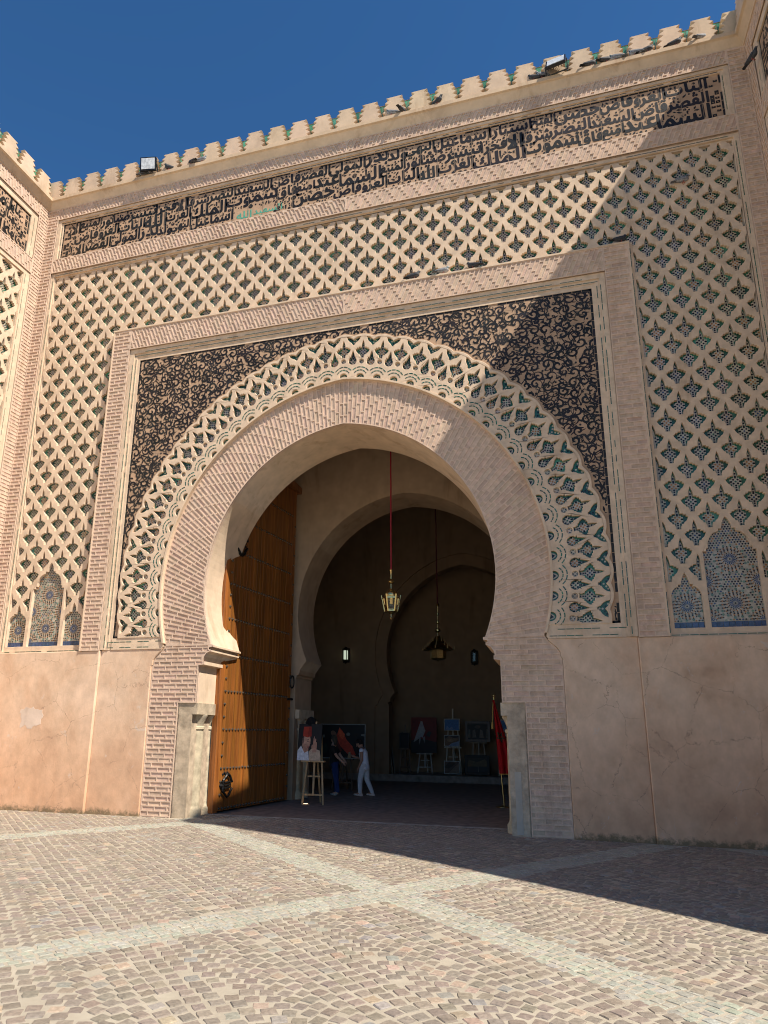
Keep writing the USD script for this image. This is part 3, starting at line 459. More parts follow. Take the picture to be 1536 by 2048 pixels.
WORDS = json.loads('''[[[[61,65,71,65,73,0,62,0]],[[4,45,8,53,10,53,33,38,35,54,33,63,44,65,45,40,42,28,49,16,48,6,39,0,10,0,10,10,19,18,27,27],[26,11,37,12,36,18,34,18]]],[[[112,0,111,65,121,65,123,0]],[[3,19,4,29,10,37,27,45,28,51,38,51,41,15,45,11,56,12,59,14,57,65,68,65,71,16,76,11,84,11,87,13,89,18,87,65,97,65,99,12,96,5,92,2,74,0,65,5,55,0,43,0,35,3,30,8,13,9,9,11],[14,24,19,19,28,19,27,32,17,29]]],[[[133,11,131,65,141,65,144,18,145,14,149,11,172,11,180,15,180,16,169,16,164,18,159,25,159,33,164,44,170,49,180,50,184,48,189,43,193,31,193,19,189,9,184,4,173,0,146,0,139,2],[171,35,173,27,180,27,180,36,177,39,174,39]],[[180,60,178,66,181,70,185,70,188,67,188,62,185,59]],[[163,63,164,68,167,70,170,70,173,67,173,62,170,59,166,59]],[[4,-8,2,7,6,19,15,16,13,4,15,-3,25,-9,35,-9,43,-6,47,-1,48,10,45,23,45,26,47,27,55,29,58,19,63,12,66,12,70,17,82,29,98,37,107,37,114,34,120,25,120,14,113,5,94,-1,75,0,60,2,58,-4,53,-12,46,-17,36,-20,23,-20,10,-15],[78,10,94,10,103,12,109,17,109,21,104,26,95,25,84,17]],[[94,51,95,56,98,58,103,57,105,54,104,49,101,47,96,48]]],[[[82,11,80,65,90,65,93,18,94,14,98,11,121,11,129,15,129,16,118,16,113,18,108,25,108,33,113,44,119,49,129,50,133,48,138,43,142,31,142,19,138,9,133,4,122,0,95,0,88,2],[120,35,122,27,129,27,129,36,126,39,123,39]],[[119,64,123,70,128,69,130,66,130,63,127,59,121,60]],[[2,0,3,15,7,24,16,20,13,6,18,-2,27,-6,48,-3,54,0,56,5,45,5,36,10,35,24,37,29,44,37,55,40,60,37,67,28,70,9,66,0,59,-9,52,-13,39,-16,19,-15,10,-11,5,-6],[46,23,49,16,56,16,56,25,53,28,50,28]],[[54,51,54,56,57,59,61,59,63,57,64,52,61,48,57,48]],[[39,52,40,57,43,59,46,59,49,56,49,51,46,48,42,48]]],[[[80,-9,92,-6,101,-1,101,0,89,1,83,6,82,17,85,25,90,31,96,34,103,34,107,32,111,28,116,16,116,5,112,-5,103,-14,88,-19,82,-19],[95,20,94,12,96,11,104,12,104,17,100,22]],[[3,4,7,13,15,11,24,11,28,13,29,19,19,38,19,39,27,44,29,43,34,35,44,13,48,11,58,12,61,18,59,65,69,65,72,12,67,4,57,0,46,0,38,4,26,0,14,0]]],[[[209,65,219,65,221,0,210,0]],[[1,-18,1,-9,4,-1,18,12,9,22,7,30,11,35,20,40,34,41,43,35,44,23,38,13,44,11,59,12,62,15,66,30,76,28,76,15,82,11,95,12,99,20,101,29,106,30,111,27,110,19,111,14,116,11,125,11,141,32,148,35,154,36,163,28,173,12,182,11,185,13,187,18,185,65,195,65,197,12,194,5,190,2,172,0,165,3,157,-1,151,-2,145,0,137,6,127,0,114,0,104,5,94,0,80,0,74,2,70,6,64,2,57,0,42,0,27,4,13,-8,13,-17,24,-23,34,-23,48,-20,51,-28,50,-29,34,-34,17,-33,7,-28],[142,17,151,9,155,9,157,11,155,19,150,24,145,22],[18,29,27,19,29,19,33,25,33,28,30,31,20,30]],[[99,44,100,49,103,51,108,50,110,47,109,42,106,40,101,41]],[[70,-15,71,-10,74,-8,77,-8,80,-11,80,-16,77,-19,72,-18]],[[55,-15,56,-10,59,-8,62,-8,65,-11,65,-16,62,-19,58,-19]]],[[[180,65,190,65,192,0,181,0]],[[1,-13,1,-3,7,10,21,22,33,27,21,31,4,31,4,42,19,43,42,36,53,34,54,23,50,22,48,20,53,13,58,11,73,12,77,18,80,30,90,28,91,13,96,11,110,11,107,19,109,32,118,40,128,41,136,36,141,28,141,20,137,11,153,11,156,13,158,18,156,65,166,65,168,12,165,5,161,2,154,0,138,0,123,3,113,0,94,0,86,3,83,6,80,3,71,0,57,0,46,4,41,11,39,18,35,18,24,12,16,4,12,-6,13,-13,19,-20,28,-23,40,-23,53,-20,56,-29,39,-34,21,-33,9,-27,4,-21],[120,28,120,17,123,14,129,19,130,23,128,28,123,30]],[[119,55,120,60,123,62,128,61,130,58,129,53,126,51,121,52]],[[87,43,88,48,91,50,94,50,97,47,97,42,94,39,89,40]],[[72,43,73,48,76,50,79,50,82,47,82,42,79,39,74,40]]],[[[24,-18,21,-10,29,-6,39,1,42,7,42,14,37,28,43,31,48,31,56,13,60,11,83,13,98,20,98,21,85,26,70,27,69,36,84,38,94,34,109,27,115,26,116,16,110,14,113,12,142,11,148,13,150,16,136,17,129,25,130,37,134,44,140,49,150,50,154,48,161,39,164,31,162,15,159,9,150,2,143,0,115,0,107,3,101,9,99,9,91,5,78,1,59,0,52,1,44,-9,27,-19],[141,35,143,27,150,27,150,36,147,39,144,39]],[[140,64,144,70,149,69,151,66,151,63,148,59,142,60]],[[73,51,74,56,77,58,82,57,84,54,83,49,80,47,75,48]],[[6,65,16,65,18,0,7,0]]],[[[187,0,186,65,196,65,198,0]],[[100,11,98,65,108,65,111,18,114,12,127,12,131,19,133,29,137,30,143,28,144,13,149,11,159,11,162,13,164,18,162,65,172,65,175,12,171,5,160,0,143,1,137,6,126,0,113,0,106,2]],[[130,-12,133,-8,137,-8,140,-11,140,-16,137,-19,133,-19,130,-16]],[[3,13,3,22,6,32,15,30,14,20,15,16,19,12,30,9,55,9,72,13,76,19,72,35,75,36,82,37,86,23,86,14,84,9,75,2,63,0,21,0,9,4]],[[39,-18,39,-14,42,-10,46,-10,49,-13,49,-18,46,-21,42,-21]]],[[[258,65,268,65,270,0,259,0]],[[3,4,7,13,15,11,24,11,28,13,29,19,19,38,19,39,27,45,29,43,34,35,42,16,48,11,56,11,62,15,66,30,76,28,77,13,82,11,101,12,102,14,94,23,93,30,100,37,110,42,123,40,130,33,130,24,124,12,144,12,147,16,150,27,151,29,160,26,161,12,170,11,174,14,178,28,182,29,188,27,187,14,191,11,198,11,202,14,203,34,212,35,216,15,222,11,231,11,234,13,236,18,234,65,244,65,245,61,246,12,242,4,232,0,220,0,209,7,204,2,199,0,186,1,182,5,173,0,162,0,154,5,143,0,128,0,113,5,95,0,80,0,74,2,70,6,64,2,57,0,46,0,38,4,26,0,14,0],[104,29,114,18,119,24,119,28,116,31,106,30]],[[70,-15,71,-10,74,-8,77,-8,80,-11,80,-16,77,-19,72,-18]],[[55,-15,56,-10,59,-8,62,-8,65,-11,65,-16,62,-19,58,-19]]],[[[95,-9,107,-6,116,-1,116,0,108,0,101,3,97,9,97,17,100,25,105,31,111,34,120,33,127,27,132,11,142,11,153,27,158,32,165,35,175,33,180,28,187,15,192,11,199,11,202,13,207,29,216,26,216,14,220,11,229,12,232,18,234,28,244,27,244,13,247,11,255,11,259,15,260,21,255,37,266,40,269,30,269,9,264,3,257,0,243,1,238,5,233,1,218,0,210,5,200,0,189,0,182,3,174,-1,168,-1,162,0,154,6,144,0,130,0,121,-12,109,-18,97,-19],[159,17,168,9,172,9,174,11,172,19,167,24,162,22],[109,18,110,11,119,11,117,21,112,22]],[[3,13,3,22,6,32,15,30,14,20,15,16,19,12,30,9,55,9,72,13,76,19,72,35,78,37,82,37,86,23,86,14,84,9,75,2,63,0,21,0,9,4]],[[47,41,47,46,50,49,54,49,56,47,57,42,54,38,50,38]],[[32,42,33,47,36,49,39,49,42,46,42,41,39,38,35,38]]],[[[43,4,47,13,55,11,64,11,68,13,69,19,59,38,59,39,65,43,69,43,78,27,82,16,88,11,97,11,101,13,102,21,98,37,107,40,109,39,113,26,113,11,107,3,98,0,86,0,77,4,66,0,54,0]],[[96,-12,99,-8,103,-8,106,-11,106,-16,103,-19,99,-19,96,-16]],[[5,-20,1,-10,9,-6,19,1,22,7,22,14,17,28,27,32,33,18,33,5,30,-2,22,-11]]],[[[204,65,214,65,216,0,205,0]],[[8,11,6,65,16,65,19,18,20,14,24,11,31,11,47,32,54,35,60,36,69,28,76,15,81,11,88,11,92,14,97,29,106,26,106,13,109,11,116,11,120,14,124,28,134,27,133,14,137,11,144,11,148,14,149,34,158,35,162,15,168,11,177,11,180,13,182,18,180,65,190,65,192,12,188,4,178,0,166,0,155,7,150,2,145,0,132,1,128,5,119,0,108,0,99,5,89,0,78,0,71,3,63,-1,57,-1,51,0,43,6,33,0,21,0,14,2],[48,17,57,9,61,9,63,11,61,19,56,24,51,22]]],[[[246,65,256,65,258,0,247,0]],[[68,11,66,65,76,65,79,18,80,14,84,11,93,11,97,14,101,30,111,27,110,17,113,12,116,11,130,12,134,18,137,30,147,28,147,15,153,11,163,11,166,13,171,29,180,26,180,14,184,11,193,12,196,18,198,28,208,27,208,13,211,11,219,11,223,15,224,21,219,37,229,41,230,40,233,30,234,12,228,3,221,0,207,1,202,5,193,0,182,0,174,5,164,0,151,0,143,3,141,6,128,0,114,0,104,5,94,0,81,0,74,2]],[[144,43,145,48,148,50,151,50,154,47,154,42,151,39,146,40]],[[129,43,130,48,133,50,136,50,139,47,139,42,136,39,131,40]],[[99,44,100,49,103,51,108,50,110,47,109,42,106,40,101,41]],[[25,-20,21,-10,29,-6,39,1,42,7,42,14,37,28,47,32,53,18,53,5,50,-2,42,-11]],[[6,65,16,65,18,0,7,0]]],[[[188,53,189,58,192,60,195,60,198,57,198,52,195,49,191,49]],[[4,-18,1,-10,9,-6,19,1,22,7,22,14,17,28,26,32,28,31,36,13,40,11,49,11,53,14,58,29,67,26,67,13,70,11,77,11,81,14,85,28,95,27,94,14,98,11,105,11,109,14,110,34,119,35,122,18,126,12,141,12,144,15,148,29,152,30,158,28,159,13,164,11,179,11,183,14,185,17,180,37,191,40,193,34,195,13,188,3,183,1,162,0,156,2,152,6,146,2,139,0,127,0,116,7,111,2,106,0,93,1,88,5,80,0,69,0,60,4,50,0,32,1,24,-9,7,-19]],[[173,53,174,58,177,60,180,60,183,57,183,52,180,49,176,49]],[[152,-15,153,-10,156,-8,159,-8,162,-11,162,-16,159,-19,154,-18]],[[137,-15,138,-10,141,-8,144,-8,147,-11,147,-16,144,-19,140,-19]]],[[[125,65,135,65,137,0,126,0]],[[1,-12,2,-9,12,-4,20,3,22,15,17,28,26,33,27,33,37,12,52,11,59,13,50,23,50,32,56,37,66,41,79,40,87,33,86,24,80,12,100,12,103,18,101,65,111,65,114,12,109,4,99,0,84,0,69,5,51,0,38,0,32,2,28,-4,15,-15,4,-19],[60,29,70,18,75,24,75,28,72,31,62,30]],[[16,48,17,53,20,55,25,54,27,51,26,46,23,44,18,45]]],[[[200,0,199,65,209,65,211,0]],[[4,-18,1,-10,9,-6,19,1,22,7,22,14,17,28,26,32,28,31,36,13,40,11,49,12,52,16,56,27,58,28,65,25,65,13,70,10,80,22,88,29,103,37,115,35,123,29,125,25,125,12,126,11,140,12,144,20,146,30,156,27,155,17,158,12,172,11,175,13,177,18,175,65,185,65,187,12,184,5,180,2,173,0,159,0,149,5,139,0,126,0,115,3,99,-1,77,-2,67,0,59,5,49,0,32,1,24,-9,7,-19],[95,21,84,9,105,10,113,14,114,20,109,25,103,25]],[[144,44,145,49,148,51,153,50,155,47,154,42,151,40,146,41]]],[[[205,0,204,65,214,65,216,0]],[[3,14,5,31,6,33,8,34,15,31,14,20,16,15,21,11,30,9,52,9,62,12,66,16,65,65,75,66,79,16,84,11,94,12,97,14,95,65,106,66,108,23,109,16,112,12,120,11,136,32,143,35,149,36,158,28,168,12,177,11,180,13,182,18,180,65,190,65,192,12,189,5,182,1,167,0,160,3,152,-1,146,-1,140,0,132,6,122,0,112,0,103,5,93,0,82,0,73,5,65,0,57,-1,28,-1,11,3,6,7],[137,17,146,9,150,9,152,11,150,19,145,24,140,22]],[[34,19,32,27,40,31,36,39,37,45,44,51,47,52,50,45,47,43,45,39,49,32,48,26,43,22]]],[[[231,65,241,65,243,0,232,0]],[[100,-9,112,-6,121,-1,121,0,113,0,106,3,102,9,102,17,105,25,110,31,116,34,125,33,132,27,137,11,147,11,158,27,163,32,170,36,180,33,185,28,195,12,206,12,209,18,207,65,217,65,219,12,216,5,212,2,194,0,187,3,179,-1,173,-1,167,0,159,6,149,0,135,0,126,-12,117,-17,108,-19,102,-19],[164,17,173,9,177,9,179,11,177,19,172,24,167,22],[114,18,115,11,124,11,122,21,117,22]],[[2,-2,2,7,6,19,15,16,13,4,15,-2,20,-6,27,-8,41,-8,54,-3,54,0,52,2,44,6,46,16,65,11,78,12,81,18,79,65,89,65,92,12,87,4,77,0,67,0,66,-5,63,-10,53,-16,40,-19,16,-17,5,-9]]],[[[3,4,7,13,15,11,24,11,28,13,29,19,19,38,19,39,27,45,29,43,34,35,42,16,48,11,56,11,60,14,64,30,74,28,75,13,80,11,97,11,92,21,94,34,104,42,121,42,120,32,107,31,103,25,104,20,112,14,127,18,131,9,119,4,98,0,78,0,70,3,68,6,57,0,46,0,38,4,26,0,14,0]],[[61,-16,61,-12,64,-8,68,-8,71,-11,71,-16,68,-19,64,-19]]],[[[328,0,327,65,337,65,339,0]],[[164,11,162,65,172,65,175,18,176,14,180,11,187,11,203,32,210,35,216,36,225,28,232,15,237,11,244,11,247,13,252,29,261,26,261,14,263,12,272,11,276,15,279,28,284,29,289,27,289,13,292,11,300,11,304,15,305,21,300,37,310,41,311,40,314,30,315,12,309,3,302,0,288,1,283,5,278,1,263,0,255,5,245,0,234,0,227,3,219,-1,213,-1,207,0,199,6,189,0,173,1,166,6],[204,17,213,9,217,9,219,11,217,19,212,24,207,22]],[[2,-2,2,7,6,20,15,16,13,3,18,-5,25,-8,35,-8,45,-2,49,7,47,65,57,65,60,17,63,12,78,12,81,15,85,29,89,30,95,28,96,13,101,11,119,11,114,21,116,34,126,42,140,44,144,41,142,32,129,31,125,25,126,20,134,14,149,18,152,9,141,4,120,0,99,0,93,2,89,6,83,2,76,0,65,0,59,2,54,-9,46,-16,36,-19,23,-19,13,-16,5,-9]],[[89,-15,90,-10,93,-8,96,-8,99,-11,99,-16,96,-19,91,-18]],[[74,-15,75,-10,78,-8,81,-8,84,-11,84,-16,81,-19,77,-19]]],[[[8,11,6,65,16,65,19,18,20,14,24,11,36,12,39,15,43,29,47,30,53,28,53,15,56,12,70,12,73,16,77,27,79,27,86,25,86,13,91,10,104,25,112,31,124,37,133,36,141,32,146,23,146,15,142,7,137,3,120,-1,92,0,80,5,70,0,57,0,51,2,47,6,41,2,34,0,17,1,10,6],[104,9,119,9,129,11,134,15,134,22,130,25,121,24,111,17]],[[120,50,121,55,124,57,129,56,131,53,130,48,127,46,122,47]],[[47,-15,48,-10,51,-8,54,-8,57,-11,57,-16,54,-19,49,-18]],[[32,-15,33,-10,36,-8,39,-8,42,-11,42,-16,39,-19,35,-19]]],[[[201,-9,213,-6,222,-1,222,0,210,1,204,6,203,17,206,25,211,31,217,34,224,34,228,32,232,28,237,16,237,5,233,-5,224,-14,209,-19,203,-19],[216,20,215,12,217,11,225,12,225,17,221,22]],[[133,11,131,65,141,65,144,18,145,14,149,11,172,11,180,15,180,16,169,16,164,18,159,25,159,33,164,44,170,49,180,50,184,48,189,43,193,31,193,19,189,9,184,4,173,0,146,0,139,2],[171,35,173,27,180,27,180,36,177,39,174,39]],[[170,64,174,70,179,69,181,66,181,63,178,59,172,60]],[[4,-8,2,7,6,19,15,16,13,4,15,-3,25,-9,35,-9,43,-6,47,-1,48,10,45,23,45,26,47,27,55,29,58,19,63,12,66,12,70,17,82,29,98,37,107,37,114,34,120,25,120,14,113,5,94,-1,75,0,60,2,58,-4,53,-12,46,-17,36,-20,23,-20,10,-15],[78,10,94,10,103,12,109,17,109,21,104,26,95,25,84,17]],[[94,51,95,56,98,58,103,57,105,54,104,49,101,47,96,48]]],[[[74,-19,70,-10,78,-6,88,1,91,7,91,14,86,28,92,31,97,31,105,13,109,11,118,11,122,14,126,29,136,26,136,13,139,11,146,11,151,17,154,30,164,27,163,15,165,12,174,11,178,14,180,18,174,37,182,40,186,39,190,23,190,14,186,5,180,1,166,0,161,2,158,6,149,0,138,0,130,5,119,0,108,0,102,2,93,-9,81,-17]],[[153,57,153,61,156,64,160,64,163,61,163,57,161,54,166,53,169,50,169,46,166,43,162,43,159,46,161,53,156,54]],[[146,46,146,50,149,53,153,53,156,50,156,46,153,43,149,43]],[[8,11,6,65,16,65,19,18,20,14,24,11,47,11,55,15,55,16,44,16,39,18,34,25,34,33,39,44,45,49,55,50,59,48,64,43,68,31,68,19,64,9,59,4,48,0,21,0,14,2],[46,35,48,27,55,27,55,36,52,39,49,39]],[[55,60,53,66,56,70,60,70,63,67,63,62,60,59]],[[38,63,39,68,42,70,45,70,48,67,48,62,45,59,41,59]]],[[[213,65,223,65,225,0,214,0]],[[93,-19,89,-10,97,-6,107,1,110,7,110,14,105,28,114,32,116,31,125,12,140,11,147,13,138,23,138,32,144,37,154,41,167,40,175,33,174,24,169,12,188,12,191,18,189,65,199,65,202,12,197,4,187,0,172,0,157,5,139,0,127,0,121,2,112,-9,100,-17],[148,29,158,18,163,24,163,28,160,31,150,30]],[[152,54,153,59,156,61,161,60,163,57,162,52,159,50,154,51]],[[3,13,3,22,6,32,15,30,14,20,15,16,19,12,30,9,55,9,72,13,76,19,72,35,75,36,82,37,86,23,86,14,84,9,75,2,63,0,21,0,9,4]],[[39,-18,39,-14,42,-10,46,-10,49,-13,49,-18,46,-21,42,-21]]],[[[212,65,222,65,224,0,213,0]],[[4,-18,1,-10,9,-6,19,1,22,7,22,14,17,28,26,32,28,31,37,12,49,12,52,16,56,27,58,27,65,25,65,13,70,10,80,22,91,31,103,36,112,36,123,29,125,25,126,11,142,11,139,19,141,32,150,40,160,41,168,36,173,28,173,20,169,11,185,11,188,13,190,18,188,65,198,65,200,12,197,5,193,2,186,0,170,0,155,3,145,0,126,0,115,3,99,-1,77,-2,67,0,59,5,49,0,32,1,24,-9,7,-19],[152,28,152,17,157,15,161,19,162,23,160,28,155,30],[95,21,84,9,105,10,113,14,114,20,109,25,103,25]],[[159,53,159,58,162,61,166,61,168,59,169,54,166,50,162,50]],[[144,53,144,58,147,61,153,59,154,54,151,50,147,50]]],[[[144,0,143,65,153,65,155,0]],[[1,-18,1,-9,4,-1,18,12,9,22,7,30,11,35,20,40,34,41,43,35,44,23,38,13,44,11,58,12,62,20,64,30,74,27,73,17,76,12,88,11,93,16,100,28,106,34,111,36,122,34,131,22,131,10,125,2,120,0,112,0,100,5,90,0,77,0,67,5,57,0,42,0,27,4,13,-8,13,-17,16,-20,24,-23,34,-23,48,-20,51,-28,40,-33,22,-35,14,-32,5,-26],[108,21,105,14,112,11,118,11,120,13,120,18,115,25,112,25],[18,29,27,19,29,19,33,25,33,28,30,31,20,30]],[[62,44,63,49,66,51,71,50,73,47,72,42,69,40,64,41]]],[[[188,65,198,65,200,0,189,0]],[[2,-2,3,11,6,19,8,19,15,16,13,3,15,-2,20,-6,27,-9,49,-6,54,-3,54,0,44,6,46,16,65,11,77,11,83,29,92,39,97,41,103,41,111,34,112,20,109,12,129,12,133,19,135,29,139,30,145,28,146,13,151,11,161,11,164,13,166,18,164,65,174,65,176,12,173,5,169,2,162,0,149,0,141,3,138,6,128,0,117,0,114,-13,105,-19,96,-18,85,-13,80,-6,78,0,67,0,66,-5,63,-10,53,-16,40,-20,16,-17,5,-9],[90,3,90,0,95,-6,103,-7,105,-5,105,0,103,1],[95,28,90,12,98,15,101,20,101,27,99,30]],[[132,-12,135,-8,139,-8,142,-11,142,-16,139,-19,135,-19,132,-16]],[[35,-36,35,-31,38,-28,42,-28,44,-30,45,-35,42,-39,38,-39]],[[20,-35,21,-30,24,-28,27,-28,30,-31,30,-36,27,-39,23,-39]]],[[[43,-9,55,-6,64,-1,64,0,53,1,46,6,45,17,48,25,53,31,59,34,70,32,77,23,80,11,92,11,97,15,94,38,104,41,108,26,108,12,102,3,93,0,78,0,69,-12,57,-18,45,-19],[57,18,58,11,67,11,65,21,60,22]],[[93,54,94,59,97,61,102,60,104,57,103,52,100,50,95,51]],[[5,-20,1,-10,9,-6,19,1,22,7,22,14,17,28,27,32,33,18,33,5,30,-2,22,-11]]],[[[2,-2,3,12,6,19,8,19,15,16,13,3,16,-4,24,-9,35,-8,43,-5,49,2,48,11,45,26,54,29,56,28,60,15,66,11,76,12,79,16,83,27,85,28,92,25,92,13,97,10,107,22,115,29,130,36,142,35,150,29,152,25,152,12,153,11,175,12,194,20,191,23,181,26,167,26,165,36,169,37,180,37,190,34,205,27,211,26,212,22,212,16,205,14,182,3,168,0,153,0,142,3,126,-1,104,-1,94,0,86,5,76,0,66,0,60,2,56,-8,50,-14,36,-19,15,-17,5,-9],[122,21,111,9,132,10,140,14,141,20,136,25,130,25]],[[25,41,26,46,29,48,34,47,36,44,35,39,32,37,27,38]]]]''')
def word_poly(i):
    out = []
    for p in WORDS[i]:
        r = [list(zip(q[0::2], q[1::2])) for q in p]
        g = Polygon(r[0], r[1:]).buffer(0)
        out += polys(g)
    return unary_union(out)
WP = [word_poly(i) for i in range(len(WORDS))]

def curl(rng, x, y, s, w, turns=1.35, flip=1, a0=0.0):
    pts, ws = [], []
    n = 26
    for i in range(n):
        t = i / (n - 1); a = a0 + flip * t * turns * 2 * math.pi; r = s * (0.12 + 0.88 * t)
        pts.append((x + r * math.cos(a), y + r * math.sin(a))); ws.append(w * (0.45 + 0.75 * math.sin(math.pi * min(1, t * 1.15)) if t < .87 else .35))
    L_, R_ = [], []
    for i in range(n):
        p = np.array(pts[i]); q = np.array(pts[min(n - 1, i + 1)]) - np.array(pts[max(0, i - 1)]); q /= np.linalg.norm(q); k = np.array([-q[1], q[0]])
        L_.append(tuple(p + k * ws[i] / 2)); R_.append(tuple(p - k * ws[i] / 2))
    return Polygon(L_ + R_[::-1]).buffer(0), pts

def leaf(x, y, a, l, w):
    u = np.array([math.cos(a), math.sin(a)]); k = np.array([-u[1], u[0]]); p = np.array([x, y])
    return Polygon([p, p + u * l * .3 + k * w, p + u * l * .7 + k * w * .75, p + u * l + k * w * 1.1, p + u * l * .75 - k * w * .05, p + u * l * .35 - k * w * .35]).buffer(0)

def inscription(parent, a0, a1, b0, b1, fr, d, rng, mirror=False, extra=None, skip=()):
    """two crowded lines of black glazed script cut into a terracotta tile ground"""
    m = MB(); ext(m, sbox(a0, b0, a1, b1), d, d + .03, fr, C_TERRA)
    par = m.build('inscription_panel', parent, 'terracotta')
    m = MB(); bw = .042
    for q in (sbox(a0, b0, a1, b0 + bw), sbox(a0, b1 - bw, a1, b1), sbox(a0, b0, a0 + bw, b1), sbox(a1 - bw, b0, a1, b1)): 
        x0, y0, x1, y1 = q.bounds; n = max(1, int(max(x1 - x0, y1 - y0) / .21))
        for i in range(n):
            if rng.random() < .1: continue
            t0, t1 = i / n, (i + .93) / n
            e = sbox(x0 + (x1 - x0) * t0, y0, x0 + (x1 - x0) * t1, y1) if x1 - x0 > y1 - y0 else sbox(x0, y0 + (y1 - y0) * t0, x1, y0 + (y1 - y0) * t1)
            ext(m, e, d - .004, d, fr, jit(rng, C_INK, .4))
    # knotted end strips of square kufic blocks
    for xs in ((a0 + .07, 1), (a1 - .07, -1)):
        for i in range(9):
            z = b0 + .08 + i * (b1 - b0 - .16) / 9
            for j in range(2):
                if rng.random() < .75:
                    x = xs[0] + xs[1] * (.10 * j); h = (b1 - b0 - .16) / 9
                    ext(m, sbox(min(x, x + xs[1] * .085), z, max(x, x + xs[1] * .085), z + h * rng.choice([.45, .6, .95])).difference(sbox(min(x, x + xs[1] * .085) + .028, z + .03, max(x, x + xs[1] * .085) - .028, z + h * .4)), d - .004, d, fr, jit(rng, C_INK, .4))
    m.build('border_tiles', par, 'inkglaze', kind='stuff')
    # joints between the ground tiles
    n = int((a1 - a0) / .42); jm = MB()
    for i in range(1, n):
        x = a0 + (a1 - a0) * i / n; ext(jm, sbox(x - .004, b0 + .05, x + .004, b1 - .05), d - .0055, d, fr, (.30, .22, .15), side=False)
    jm.build('tile_joints', par, 'terracotta', kind='stuff')
    fill = []
    lh = (b1 - b0 - .10) / 3
    order = list(range(len(WP))); k0 = rng.randrange(len(WP))
    ends = .28
    for line in (0, 1, 2):
        zb = b1 - .05 - lh * (line + 1)
        x = a1 - ends; k = k0 + line * 11
        while x > a0 + ends + .2:
            g = WP[(k * 7) % len(WP)]; k += 1
            x0, y0, x1, y1 = g.bounds; sy = (lh + .02) / (y1 - y0) * rng.uniform(.95, 1.12); sx = sy * rng.uniform(.74, .95)
            w = (x1 - x0) * sx
            tries = 0
            while w > x - a0 - ends and tries < len(WP):
                g = WP[(k * 7) % len(WP)]; k += 1; tries += 1
                x0, y0, x1, y1 = g.bounds; sy = (lh - .02) / (y1 - y0); sx = sy * .8; w = (x1 - x0) * sx
            if w > x - a0 - ends: break
            q = affinity.translate(affinity.scale(g, sx, sy, origin=(x0, y0)), x - w - x0, zb + rng.uniform(-.01, .02) - y0)
            x -= w - .02
            if any(q.intersects(s) for s in skip): continue
            q = q.buffer(.008, quad_segs=2).intersection(sbox(a0 + .05, b0 + .045, a1 - .05, b1 - .045))
            fill.append(q)
    for q in fill:
        mb = MB(); ext(mb, q, d - .005, d, fr, jit(rng, C_INK, .35)); mb.build('script_word', par, 'inkglaze')
    # curls, dots and tall strokes woven between the words
    mb = MB(); PXM = 140.0
    gw, gh = int((a1 - a0) * PXM) + 2, int((b1 - b0) * PXM) + 2
    occ = Image.new('L', (gw, gh), 0); od = ImageDraw.Draw(occ)
    def draw(d_, g, v):
        for p in polys(g):
            d_.polygon([((x - a0) * PXM, (z - b0) * PXM) for x, z in p.exterior.coords], fill=v)
            for r in p.interiors: d_.polygon([((x - a0) * PXM, (z - b0) * PXM) for x, z in r.coords], fill=0)
    for q in fill: draw(od, q.buffer(.007), 1)
    for sk in skip: draw(od, sk, 1)
    grid = np.asarray(occ).copy()
    for it in range(int((a1 - a0) * 900)):
        big = it < (a1 - a0) * 420
        x, z = rng.uniform(a0 + .25, a1 - .25), rng.uniform(b0 + .07, b1 - .07)
        t = rng.random(); s_ = 1.0 if big else .6
        if t < .36: g, _p = curl(rng, x, z, rng.uniform(.045, .10) * s_, .034 * (s_ + .2), rng.uniform(1.0, 1.5), rng.choice((-1, 1)), rng.uniform(0, 6.28))
        elif t < .58: h = rng.uniform(.10, .34) * s_; g = Polygon([(x - .015, z), (x + .015, z), (x + .022, z + h), (x - .026, z + h * .96)])
        elif t < .9: g = leaf(x, z, rng.uniform(0, 6.28), rng.uniform(.07, .14) * s_, .030 * (s_ + .15))
        else: g = sbox(x - .018, z - .018, x + .018, z + .018)
        u0, w0, u1, w1 = g.bounds
        if u0 < a0 + .22 or u1 > a1 - .22 or w0 < b0 + .055 or w1 > b1 - .055: continue
        i0, j0, i1, j1 = int((u0 - a0) * PXM) - 1, int((w0 - b0) * PXM) - 1, int((u1 - a0) * PXM) + 3, int((w1 - b0) * PXM) + 3
        im = Image.new('L', (i1 - i0, j1 - j0), 0); ImageDraw.Draw(im)
        dd = ImageDraw.Draw(im)
        for p in polys(g): dd.polygon([((px - a0) * PXM - i0, (pz - b0) * PXM - j0) for px, pz in p.exterior.coords], fill=1)
        msk = np.asarray(im) > 0; sub = grid[j0:j1, i0:i1]
        if sub.shape != msk.shape or (sub[msk] > 0).any(): continue
        ext(mb, g, d - .005, d, fr, jit(rng, C_INK, .35))
        big_m = msk.copy(); big_m[1:] |= msk[:-1]; big_m[:-1] |= msk[1:]; big_m[:, 1:] |= msk[:, :-1]; big_m[:, :-1] |= msk[:, 1:]
        sub[big_m] = 1
    mb.build('script_curls', par, 'inkglaze', kind='stuff')
    return par

